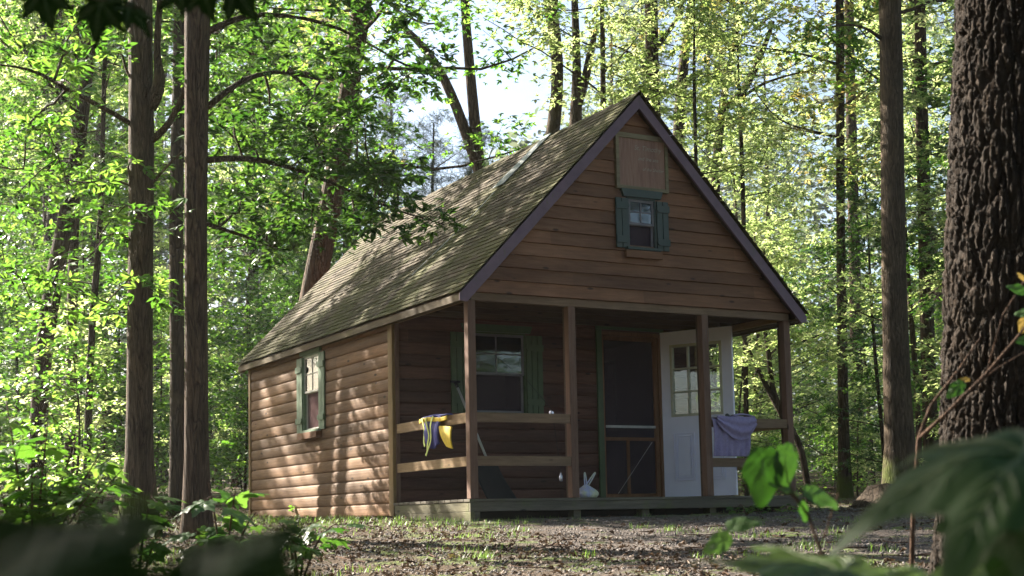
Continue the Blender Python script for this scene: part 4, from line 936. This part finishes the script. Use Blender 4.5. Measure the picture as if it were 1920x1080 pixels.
# mature forest trees
def mat_variant(h, m, size, nl, ll, seed, per=27, lp=5, h0=.45, bark='barkd', tr=.17, srad=.8, tm=L_LOBE):
    root = empty('forest_tree', (0, 0, -50), 'tree', 'tree'); mb = MB()
    top = np.array([rng.normal(0, .6), rng.normal(0, .6), h]); mid = top*.5+np.array([rng.normal(0, .35), rng.normal(0, .35), 0])
    q, r = smooth_path([(0, 0, -.3), mid, top], [tr, tr*.75, tr*.2], 22); r[:3] *= [1.5, 1.15, 1.05]; mb.tube(q, r, 10, .02, .03)
    c, rd = limbs_and_sprays(mb, q, r, h0, .99, nl, ll, .45, lp, .014, srad)
    mb.build('trunk', M[bark], root, True)
    pos, nr, az = sprays(c, rd, per, .3, .2, .6); leafmesh('crown', pos, nr, az, size*rng.uniform(.55, 1.3, len(pos)), tm, M[m], root)
    return root
MV = [mat_variant(15, 'leaf', .17, 30, 3.2, 1), mat_variant(18, 'leafy', .18, 32, 3.4, 2), mat_variant(13, 'leaf', .16, 26, 2.8, 3, h0=.35), mat_variant(16, 'leafo', .18, 28, 3.0, 4),
      mat_variant(19, 'pine', .34, 44, 2.6, 5, 34, 5, .3, 'barkd', .2, .6, L_NEEDLE)]
mused = set()
def mature(px, s, v, sc, label, group, jitter=0):
    g = gp(px, 900, s)
    if blocks(g[0], g[1], (15, 18, 13, 16, 19)[v]*sc, .4, 2.2): print('skip', px, s); return
    f = v not in mused; mused.add(v)
    dup(MV[v], (g[0], g[1], g[2]-.05), rng.uniform(0, 6.28), sc, label, group, f)
for px, s, v, sc in [(-60, 26, 0, 1), (60, 32, 1, 1), (220, 36, 2, 1), (440, 44, 0, .9), (520, 50, 1, 1), (640, 46, 3, 1.05), (670, 42, 2, 1.0), (130, 46, 0, 1.2), (300, 50, 2, 1.3), (500, 60, 0, 1.3), (20, 42, 2, 1.2), (-300, 28, 1, 1)]:
    mature(px, s, v, sc, 'tall broadleaf tree added left of the cabin to shade the woods', 'trees deep in the left woods')
for px, s, v, sc in [(1180, 50, 1, 1), (1430, 54, 1, .9), (1680, 44, 1, .95), (1810, 36, 1, 1)]:
    mature(px, s, v, sc, 'tall sunlit broadleaf tree deep in the woods right of the cabin', 'trees deep in the right woods')
for px, s, v, sc in [(820, 52, 4, .72), (880, 60, 4, .75), (760, 62, 4, .95), (935, 66, 4, .55), (1240, 58, 4, 1.1), (1340, 56, 4, 1), (300, 60, 4, 1.4), (600, 66, 4, 1.3), (1850, 60, 4, 1.4)]:
    mature(px, s, v, sc, 'hazy dark conifer far behind the cabin', 'far conifers')
k = 0
while k < 9:  # trees added on the sun side to shade the left woods
    s_ = rng.uniform(24, 50); t_ = s_*rng.uniform(-.85, -.30); x_ = CAM[0]+s_*.4848+t_*.8746; y_ = CAM[1]+s_*.8746-t_*.4848
    if blocks(x_, y_, 16, .4, 2.2): continue
    dup(MV[k % 3], (x_, y_, float(gz(x_, y_))-.05), rng.uniform(0, 6.28), rng.uniform(.85, 1.1), 'tall broadleaf tree added left of the cabin to shade the woods', 'trees deep in the left woods', False); k += 1
# unseen dense trees added around the camera to shade yard and cabin front
YV = mat_variant(11.5, 'leafd', .19, 40, 5.0, 9, 42, 7, .42, 'bark', .2, 1.0)
for k, (s_, t_, sc) in enumerate([(-2.5, -3.5, 1), (-3, 3, 1.05), (2, -5, 1), (6.5, -6.5, .95), (-8, -7, 1.2), (-1, -10, 1.2), (-13, -5, 1.4), (6, 13, 1.3), (13, 14, 1.2)]):
    x_ = CAM[0]+s_*.4848+t_*.8746; y_ = CAM[1]+s_*.8746-t_*.4848
    dup(YV, (x_, y_, float(gz(x_, y_))-.05), rng.uniform(0, 6.28), sc, 'unseen dense broadleaf tree added around the yard to shade it', 'shade trees added around the yard', k == 0)
for k in range(12):  # unseen saplings added behind the camera as window reflections
    s_ = rng.uniform(-18, -8); t_ = rng.uniform(-14, 14); x_ = CAM[0]+s_*.4848+t_*.8746; y_ = CAM[1]+s_*.8746-t_*.4848
    dup(SV[(0, 2, 3)[k % 3]], (x_, y_, float(gz(x_, y_))-.03), rng.uniform(0, 6.28), rng.uniform(1, 1.4), 'unseen leafy sapling added around the yard for the windows to reflect', 'saplings added around the yard', False)
for k, (x_, y_) in enumerate([(6.5, -8.5), (8.5, -11), (10.5, -9), (9.5, -14), (12.5, -12.5), (7.5, -14), (13, -8)]):  # more unseen saplings, added where the porch window's mirrored view falls
    dup(SV[(0, 2, 3)[k % 3]], (x_, y_, float(gz(x_, y_))-.03), k*1.3, 1.15, 'unseen leafy sapling added around the yard for the windows to reflect', 'saplings added around the yard', False)
# far woods as one mass
n = 13000; s = rng.uniform(62, 95, n); t = s*rng.uniform(-.62, .62, n); xx = CAM[0]+s*.4848+t*.8746; yy = CAM[1]+s*.8746-t*.4848
hmax = 14+4*np.sin(t*.13)+3*np.sin(t*.41+1)+np.clip(-(t+8)*.7, 0, 14); c = np.stack([xx, yy, gz(xx, yy)+rng.random(n)**1.1*hmax], 1)
pos, nr, az = sprays(c, rng.uniform(.7, 1.5, n), 9, .3, .3, .8); o = leafmesh('far_woods', pos, nr, az, rng.uniform(.3, .6, len(pos)), L_SIMPLE, M['pine']); tag(o, 'mass of distant forest foliage closing the background behind all trees', 'woods', kind='stuff')

# ================================================================== GROUND COVER
def inview(n, s0, s1, a0, a1, pw=1.0):
    s = s0+(s1-s0)*rng.random(n)**pw; t = s*rng.uniform(a0, a1, n); return CAM[0]+s*.4848+t*.8746, CAM[1]+s*.8746-t*.4848
def outside(x, y): return ~((x > -.03) & (x < W+.05) & (y > -.03) & (y < L+.03))
x, y = inview(42000, 4.5, 30, -.45, .45, .9); k = outside(x, y); x, y = x[k], y[k]
k = (rng.random(len(x)) < np.clip(np.where(x > -.5, .16, 1)+np.clip(y/8, 0, .6), 0, 1)); x, y = x[k], y[k]; n = len(x)
nr = np.stack([rng.normal(0, .5, n), rng.normal(0, .5, n), np.ones(n)], 1)
o = leafmesh('leaf_litter', np.stack([x, y, gz(x, y)+rng.uniform(.0, .02, n)], 1), nr, rng.uniform(0, 6.28, n), rng.uniform(.018, .055, n), L_LOBE, M['litter'], None, .4); tag(o, 'dry brown fallen leaves strewn over the forest floor', 'leaf litter', kind='stuff')
n = 420; sx = rng.random(n)**1.4*2.9; ry = rng.uniform(-.1, L+.1, n); rx = -E_+sx*math.cos(ang); rz = HT+sx*math.sin(ang)+.028
o = leafmesh('roof_litter', np.stack([rx, ry, rz], 1), np.stack([rng.normal(-.7, .3, n), rng.normal(0, .3, n), rng.normal(.7, .3, n)], 1), rng.uniform(0, 6.28, n), rng.uniform(.02, .06, n), L_LOBE, M['litter'], None, .4); tag(o, 'few dry leaves and bits lying on the mossy left roof slope', 'leaf litter', kind='stuff')
# gravel chips
x, y = inview(95000, 4.5, 17, -.35, .45, .8); k = outside(x, y); x, y = x[k], y[k]; n = len(x)
T = np.array([(-.5, -.4, 0), (.5, -.3, 0), (.4, .5, 0), (-.4, .4, 0), (-.3, -.2, .45), (.3, -.2, .5), (.2, .3, .4), (-.3, .2, .5)])
Fq = [(4, 5, 6, 7), (0, 1, 5, 4), (1, 2, 6, 5), (2, 3, 7, 6), (3, 0, 4, 7)]
nr = np.stack([rng.normal(0, .3, n), rng.normal(0, .3, n), np.ones(n)], 1)
mg, n_, bs_, ns_, ls_ = mat('gravel_chips'); a_ = ns_.new('ShaderNodeAttribute'); a_.attribute_name = 'rnd'
ls_.new(ramp(ns_, ls_, a_.outputs['Fac'], [(0, (.04, .03, .024)), (.4, (.085, .067, .058)), (.8, (.12, .098, .088)), (1, (.22, .19, .18))]), bs_.inputs['Base Color']); setp(bs_, Roughness=.85)
o = leafmesh('gravel', np.stack([x, y, gz(x, y)-.003], 1), nr, rng.uniform(0, 6.28, n), rng.uniform(.005, .016, n)*rng.choice([1, 1, 1, 1.6], n), (T, Fq), mg); tag(o, 'grey-brown gravel chips covering the yard in front of the porch', 'gravel', kind='stuff')
# grass
xs = []; ys = []
for (cx, cy, rr, nn) in [(-.3, -.25, .5, 350), (-.9, .9, .7, 1200), (-.5, 2.5, .6, 900), (-1.2, -.6, .8, 700), (.5, -.35, .35, 120), (-2.5, 1.5, 1.5, 1200), (-3.5, -.5, 1.2, 900), (-4, 3, 2, 1600), (-.4, 4.5, .4, 500), (-.3, 6, .5, 500), (-1.8, 3.8, 1, 800), (2.6, -5.6, .5, 350), (1.6, -5.2, .4, 300), (-.6, -5.4, .25, 160), (.1, -5.0, .2, 120), (-1.8, -3.6, .25, 160), (-1.1, -2.4, .3, 160), (.6, -3.0, .3, 160), (3.5, -.25, .5, 200)]:
    a = rng.uniform(0, 6.28, nn); q = np.sqrt(rng.random(nn))*rr; xs.append((cx+q*np.cos(a)*1.6)[::2]); ys.append((cy+q*np.sin(a))[::2])
for _ in range(60):
    px, py = inview(1, 5, 16, -.4, .4); a = rng.uniform(0, 6.28, 40); q = np.sqrt(rng.random(40))*.12; xs.append(px+q*np.cos(a)); ys.append(py+q*np.sin(a))
x = np.concatenate(xs); y = np.concatenate(ys); k = outside(x, y); x, y = x[k], y[k]; n = len(x)
az = rng.uniform(0, 6.28, n); nr = np.stack([-np.cos(az), -np.sin(az), rng.uniform(.05, .7, n)], 1)
o = leafmesh('grass', np.stack([x, y, gz(x, y)-.005], 1), nr, az, rng.uniform(.025, .075, n), (L_BLADE[0]*np.array([1, 1.4, 1]), L_BLADE[1]), M['grass']); tag(o, 'short bright green grass in patches along the cabin and over the gravel', 'grass', kind='stuff')

# ================================================================== LOW PLANTS AND FOREGROUND LEAVES
def maple_outline(detail=1):
    # polar outline of a maple leaf, stem at angle pi
    tips = [(0, 1.0), (50, .86), (-50, .86), (108, .58), (-108, .58)]
    out = []
    for d in range(-178, 179, 3):
        r = .40
        for a, l in tips:
            w_ = 34 if l > .8 else 32
            x_ = abs(d-a)/w_
            if x_ < 1.35: r = max(r, l*(.45+.55*(1-min(1, x_))**1.1) if x_ < 1 else 0)
        # teeth
        r *= 1+.07*math.sin(math.radians(d)*15+1) if r > .35 else 1
        if abs(d) > 150: r *= max(.2, (180-abs(d))/30)
        out.append((math.radians(d), r))
    return out
def lz(x, y, rr, a, cup, seed):         # droop, folds between the veins and crinkles
    return -cup*rr*rr*1.4+.065*abs(math.sin(a*3.6+seed))*rr+.022*math.sin(x*11+seed)*math.cos(y*10+seed*2)+.010*math.sin(x*27+y*9+seed)*math.sin(y*25)
def bigleaf(mb, c, X, Nn, size, kind='maple', cup=.12, rv=None, seed=0):
    """c = leaf base, X = direction of the tip, Nn = normal"""
    X = np.array(X, float); X /= np.linalg.norm(X); Nn = np.array(Nn, float); Nn = Nn-X*(Nn@X); Nn /= np.linalg.norm(Nn); Y = np.cross(Nn, X)
    V = []; rings = 10
    if kind == 'maple': ol = maple_outline()
    else:
        ol = []
        for d in range(-180, 180, 6):
            a = math.radians(d); yy = abs(math.sin(a)); rr_ = .34+.34*max(0, math.cos(a))+.36*math.exp(-(d/17)**2)-.10*math.exp(-((abs(d)-180)/22)**2); ol.append((a, rr_*(1+.03*math.sin(d*.9))))
    m = len(ol); cen = .25 if kind == 'maple' else .1
    for k in range(1, rings+1):
        f = k/rings
        for a, r in ol:
            x = r*f*math.cos(a); y = r*f*math.sin(a); rr = math.hypot(x, y)
            z = lz(x, y, rr, a, cup, seed)
            p = np.array(c)+size*((x+cen*0)*X+y*Y+z*Nn); V.append(p)
    V.append(np.array(c)); ci = len(V)-1
    F = [(ci, j, (j+1) % m) for j in range(m)]+[(k*m+j, (k+1)*m+j, (k+1)*m+(j+1) % m, k*m+(j+1) % m) for k in range(rings-1) for j in range(m)]
    mb.add(V, F, random.random() if rv is None else rv)
def veins(mb, c, X, Nn, size, kind='maple', cup=.12, seed=0):
    X = np.array(X, float); X /= np.linalg.norm(X); Nn = np.array(Nn, float); Nn = Nn-X*(Nn@X); Nn /= np.linalg.norm(Nn); Y = np.cross(Nn, X)
    ang = [(0, .93), (.87, .78), (-.87, .78), (1.88, .5), (-1.88, .5)] if kind == 'maple' else [(0, .9)]
    def P(x, y):
        rr = math.hypot(x, y); a = math.atan2(y, x)
        z = lz(x, y, rr, a, cup, seed)+.008
        return np.array(c)+size*(x*X+y*Y+z*Nn)
    for a, l in ang:
        mb.tube([P(l*t*math.cos(a), l*t*math.sin(a)) for t in np.linspace(.02, 1, 8)], list(size*np.linspace(.011, .003, 8)), 4, cap=False)
        for t in (.3, .45, .6, .75):
            for sg in (-1, 1):
                a2 = a+sg*.65; x0, y0 = l*t*math.cos(a), l*t*math.sin(a); ll = l*(.28-.2*(t-.3)) if kind == 'maple' else .42*(1.1-t)
                mb.tube([P(x0+ll*q*math.cos(a2), y0+ll*q*math.sin(a2)) for q in (0, .5, 1)], [size*.005, size*.004, size*.002], 4, cap=False)
def d3(dx, dy, dz): return dx*RT+dy*UP+dz*FW       # screen-right, up, forward
# right foreground maple branch
fb = empty('maple_branch', tuple(at(1960, 900, 1.25)), 'large out-of-focus maple leaves hanging into the lower right corner', 'branch')
off = at(1960, 900, 1.25)
def fgleaf(parent, off, px, py, s, X, Nn, size, m, kind='maple', cup=.12, rv=None, seed=1, name='leaf'):
    mb = MB(); c = at(px, py, s); bigleaf(mb, c, X, Nn, size, kind, cup, rv, seed); o = mb.build(name, M[m], parent, True, off=off)
    mv = MB(); veins(mv, c, X, Nn, size, kind, cup, seed); v = mv.build('veins', M['veins'], o, True, off=off); return o
M['veins'] = paint('leaf_veins', (.09, .12, .04), .5, .1)
fgleaf(fb, off, 1925, 845, 1.2, d3(-1, -.06, .05), d3(-.12, 1, -.38), .160, 'bigleaf', cup=.42, seed=1.3, rv=.6)
fgleaf(fb, off, 1890, 905, 1.25, d3(-.75, -1, .15), d3(-.75, .45, -.5), .115, 'bigleaf', cup=.2, seed=2.2, rv=.3)
fgleaf(fb, off, 1960, 930, 1.3, d3(-.45, -1, 0), d3(-.2, .4, -.8), .12, 'bigleaf', cup=.15, seed=.4, rv=.8)
fgleaf(fb, off, 1985, 1080, 1.45, d3(-1, .05, .2), d3(0, .95, -.3), .16, 'leaf', cup=.15, seed=3.1, rv=.9)
b = MB(); b.tube([at(2050, 800, 1.2), at(1990, 850, 1.2), at(1925, 880, 1.2)], [.004, .003, .0018], 6); b.tube([at(1990, 850, 1.2), at(2000, 960, 1.3), at(1985, 1080, 1.45)], [.003, .002, .0018], 6); b.build('stem', M['twig'], fb, True, off=off)
# low leaf at the bottom right
f2 = empty('maple_seedling', tuple(gp(1480, 1150, 1.6)), 'bright green and pale maple leaves poking up along the bottom right edge', 'plant'); off = gp(1480, 1150, 1.6)
fgleaf(f2, off, 1580, 1072, 1.55, d3(-1, .10, .1), d3(.05, .97, -.12), .16, 'leaf', cup=.08, seed=1.1, rv=.95)
fgleaf(f2, off, 1500, 1095, 1.5, d3(.9, .12, .2), d3(-.05, .98, -.2), .12, 'bigleaf', cup=.15, seed=2.6, rv=.9)
fgleaf(f2, off, 1640, 1090, 1.7, d3(.6, .1, .6), d3(.0, .95, -.15), .12, 'leaf', cup=.1, seed=.6, rv=.9)
b = MB(); b.tube([off, at(1530, 1090, 1.55)], [.003, .002], 6); b.build('stem', M['twig'], f2, True, off=off)
# near blurred leaves, lower left
f3 = empty('near_maple_leaf', tuple(at(-60, 1150, .30)), 'very dark blurred leaf right in front of the lens in the lower left corner', 'leaf'); off = at(-60, 1150, .30)
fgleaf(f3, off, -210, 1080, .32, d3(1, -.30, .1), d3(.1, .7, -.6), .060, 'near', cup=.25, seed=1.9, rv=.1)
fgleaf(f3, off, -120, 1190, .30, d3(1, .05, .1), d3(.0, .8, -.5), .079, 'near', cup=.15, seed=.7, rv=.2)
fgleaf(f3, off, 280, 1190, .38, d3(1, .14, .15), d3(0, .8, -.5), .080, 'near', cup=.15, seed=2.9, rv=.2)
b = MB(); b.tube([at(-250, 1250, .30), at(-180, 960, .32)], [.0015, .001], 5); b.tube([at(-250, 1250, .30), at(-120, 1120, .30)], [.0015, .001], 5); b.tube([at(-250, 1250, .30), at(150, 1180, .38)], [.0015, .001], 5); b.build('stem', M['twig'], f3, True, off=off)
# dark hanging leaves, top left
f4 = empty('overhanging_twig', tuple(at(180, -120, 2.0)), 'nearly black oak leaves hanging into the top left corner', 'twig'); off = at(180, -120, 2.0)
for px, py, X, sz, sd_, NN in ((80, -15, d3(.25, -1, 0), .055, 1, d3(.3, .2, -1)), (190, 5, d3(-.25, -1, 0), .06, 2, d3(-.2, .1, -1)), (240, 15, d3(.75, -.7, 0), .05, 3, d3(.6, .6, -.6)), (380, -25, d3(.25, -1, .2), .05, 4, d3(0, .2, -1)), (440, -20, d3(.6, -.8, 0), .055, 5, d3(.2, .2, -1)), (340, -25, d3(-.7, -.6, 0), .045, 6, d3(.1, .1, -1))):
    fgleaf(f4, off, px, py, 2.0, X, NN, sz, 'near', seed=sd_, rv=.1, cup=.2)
b = MB(); b.tube([at(-80, -60, 2.0), at(80, -20, 2.0), at(200, 0, 2.0), at(260, 15, 2.0)], [.004, .003, .002, .001], 6); b.tube([at(-80, -60, 2), at(300, -50, 2.0), at(470, -25, 2.0)], [.004, .003, .001], 6); b.build('stem', M['twig'], f4, True, off=off)
# seedling with drooping heart leaves before the porch corner
f5 = empty('heart_leaf_seedling', tuple(gp(1560, 1150, 2.6)), 'young plant with drooping heart-shaped leaves in front of the right porch corner', 'plant'); off = gp(1560, 1150, 2.6)
b = MB(); b.tube([off, at(1548, 1060, 2.6), at(1515, 965, 2.6), at(1480, 922, 2.6), at(1452, 905, 2.6), at(1445, 868, 2.6)], [.004, .0035, .003, .0025, .0018, .001], 7)
b.tube([at(1500, 945, 2.6), at(1478, 905, 2.6), at(1470, 862, 2.6)], [.002, .0015, .001], 6); b.tube([at(1545, 1010, 2.7), at(1560, 960, 2.7), at(1572, 925, 2.7)], [.002, .0015, .001], 6); b.build('stem', M['twig'], f5, True, off=off)
for px, py, X, NN, sz, sd_, rv in ((1432, 862, d3(-.05, -1, 0), d3(-.25, .15, -1), .086, 1.5, .3), (1472, 850, d3(.15, -1, .1), d3(.5, .2, -1), .066, 2.5, .6), (1452, 908, d3(1, -.3, .2), d3(-.1, .9, -.35), .052, 3.5, .9), (1520, 925, d3(1, -.35, .2), d3(.3, .7, -.6), .06, .5, .7), (1505, 948, d3(.3, -1, 0), d3(.6, .2, -.8), .03, 1.2, .5), (1375, 985, d3(1, .2, 0), d3(0, .8, -.5), .05, 2.2, .9), (1360, 1010, d3(-.9, -.6, 0), d3(.2, .5, -.8), .045, 4.2, .95)):
    fgleaf(f5, off, px, py, 2.6, X, NN, sz, 'bigleaf' if sz > .06 else 'heart', 'heart', .12, rv, sd_)
# twigs crossing the big tree
f6 = empty('bare_twig', tuple(gp(1700, 1150, 4.2)), 'forked bare twig with a few yellow leaves crossing in front of the big dark trunk', 'twig'); off = gp(1700, 1150, 4.2)
b = MB(); b.tube([off, at(1712, 960, 4.2), at(1722, 822, 4.2), at(1745, 760, 4.2), at(1800, 690, 4.2), at(1840, 630, 4.2)], [.008, .007, .006, .005, .004, .002], 7, .05)
b.tube([at(1722, 822, 4.2), at(1770, 780, 4.1), at(1850, 700, 4.1), at(1905, 635, 4.0), at(1940, 590, 4.0)], [.006, .006, .005, .004, .003], 7, .05); b.tube([at(1800, 745, 4.1), at(1870, 690, 4.1), at(1930, 655, 4.1)], [.003, .002, .002], 6)
b.tube([at(1850, 700, 4.1), at(1880, 590, 4.1), at(1925, 520, 4.1)], [.003, .002, .002], 6); b.build('stem', M['twig'], f6, True, off=off)
for px, py, X, sz, m_, sd_ in ((1920, 545, d3(-1, .3, 0), .05, 'heart', 1), (1930, 585, d3(-.9, -.1, .2), .04, 'heart', 2), (1918, 522, d3(-.6, .7, 0), .022, 'yleaf', 3), (1922, 600, d3(-.3, -1, 0), .04, 'yleaf', 4), (1800, 722, d3(-.6, -.6, 0), .05, 'heart', 5), (1815, 712, d3(-1, .2, 0), .022, 'yleaf', 6), (1935, 640, d3(-1, .1, 0), .05, 'heart', 8)):
    fgleaf(f6, off, px, py, 4.05, X, d3(.1, .6, -.8), sz, m_, 'heart', .12, .5, sd_)
# leafy shrub on the left and low maple seedlings
def leafplant(name, label, base, stems, lsz, m, nl, cat='plant', kind='maple', group=None):
    root = empty(name, tuple(base), label, cat, group); b = MB(); cs = []; mb = MB()
    for tip in stems:
        tip = np.array(tip); mid = (base+tip)/2+np.array([0, 0, .12]); q, r = smooth_path([base, mid, tip], [.007, .005, .002], 10); b.tube(q, r, 6)
        for i in range(nl):
            t = rng.uniform(.35, 1.0); p = q[int(t*9)]; a = rng.uniform(0, 6.28); dirn = np.array([math.cos(a), math.sin(a), rng.uniform(-.5, .15)]); st = p+dirn*rng.uniform(.04, .12)
            b.tube([p, st], [.0015, .001], 4, cap=False); bigleaf(mb, st, dirn, (rng.normal(0, .35), rng.normal(0, .35), 1), lsz*rng.uniform(.6, 1.2), kind, .15, None, rng.uniform(0, 5))
    b.build('stem', M['twig'], root, True, off=base); mb.build('leaves', M[m], root, True, off=base); return root
s = 6.2
leafplant('shrub', 'sunlit leafy shrub at the left edge above the blurred dark leaf', gp(60, 1100, s), [at(20, 800, s), at(90, 790, s), at(150, 800, s+.2), at(200, 830, s), at(60, 860, s-.2), at(230, 880, s), at(130, 880, s), at(-40, 820, s), at(10, 740, s+.3), at(190, 900, s-.3)], .085, 'leaf', 26, 'shrub')
s = 6.6
leafplant('low_seedling', 'low maple seedling in front of the knobby trunk base', gp(255, 1080, s), [at(215, 935, s), at(290, 905, s), at(330, 960, s), at(200, 985, s)], .10, 'leafd', 12)
leafplant('low_seedling', 'low maple seedling with broad leaves at the shaggy trunk base', gp(420, 1080, s), [at(390, 905, s), at(445, 900, s), at(480, 960, s), at(350, 985, s)], .11, 'leafd', 12)
leafplant('low_seedling', 'spindly maple seedling before the lit side wall', gp(560, 1065, 7.5), [at(590, 968, 7.5), at(640, 975, 7.4), at(520, 975, 7.5), at(545, 1010, 7.2)], .09, 'leafd', 9)
leafplant('low_seedling', 'tiny weed at the foot of the lit side wall', gp(560, 975, 18.3), [gp(555, 975, 18.2)+[0, 0, .12], gp(575, 975, 18.3)+[0, 0, .16]], .055, 'leaf', 8)
leafplant('low_seedling', 'small weed beside the front corner of the side wall', gp(755, 975, 16.3), [gp(750, 975, 16.3)+[0, 0, .12], gp(775, 975, 16.2)+[0, 0, .14]], .05, 'leaf', 8)
leafplant('low_seedling', 'small leafy seedling under the right end of the deck', gp(1400, 985, 14.2), [at(1380, 960, 14.2), at(1420, 965, 14.2), at(1450, 958, 14.3)], .06, 'leaf', 8)
leafplant('low_seedling', 'low leafy seedling under the lower right rail opening', gp(1490, 1000, 14.9), [at(1470, 965, 14.9), at(1500, 968, 14.9)], .06, 'leaf', 7)
for px, s in ((700, 10), (1180, 6.4)):
    pass
# fallen sticks
b = MB()
for k in range(170):
    px, py = inview(1, 5, 16, -.38, .42); x_, y_ = float(px[0]), float(py[0])
    if not outside(np.array([x_]), np.array([y_]))[0]: continue
    a_ = random.uniform(0, 6.28); l_ = random.uniform(.06, .35)*random.choice([1, 1, 1, 1.8]); z_ = lambda u, v: float(gz(u, v))
    P_ = [(x_+math.cos(a_+.3*math.sin(t*3))*l_*t, y_+math.sin(a_+.3*math.sin(t*3))*l_*t) for t in (0, .35, .7, 1)]
    b.tube([(u, v, z_(u, v)+.010+.012*random.random()) for u, v in P_], [.004*random.uniform(.6, 1.5)]*3+[.0015], 5)
tag(b.build('fallen_twigs', M['twig'], None, True), 'thin dry sticks scattered over the gravel and leaf litter', 'twigs', kind='stuff')
# mossy stump
st = gp(1660, 930, 17.5); root = empty('mossy_stump', tuple(st), 'low mossy stump at the foot of the broad right trunk', 'stump')
b = MB(); b.tube([(0, 0, -.1), (0, 0, .05), (.01, 0, .16), (.03, .01, .24), (.03, .01, .25)], [.42, .34, .25, .2, .02], 18, .08, .09); b.build('stump_wood', M['barkd'], root, True)
# single yellow leaf on the ground
b = MB(); c = gp(845, 1016, 9.0)+np.array([0, 0, .03]); bigleaf(b, c, (1, -.2, .1), (0, -.5, 1), .05, 'maple', .2, .5, 1); tag(b.build('fallen_leaf', M['yleaf'], None, True), 'single orange-yellow fallen leaf on the gravel near the porch corner', 'leaf')

# ================================================================== AIR
b = MB(); b.box(-110, 110, -70, 120, -7, 34)
mh = bpy.data.materials.new('haze_air'); mh.use_nodes = True; ns = mh.node_tree.nodes; ls = mh.node_tree.links; ns.clear()
out = ns.new('ShaderNodeOutputMaterial'); pv = ns.new('ShaderNodeVolumePrincipled'); pv.inputs['Color'].default_value = (.95, .97, 1, 1); pv.inputs['Density'].default_value = .0003; pv.inputs['Anisotropy'].default_value = .5
ls.new(pv.outputs[0], out.inputs['Volume'])
tag(b.build('haze', mh), 'thin bright air between the trees', 'haze', kind='stuff')
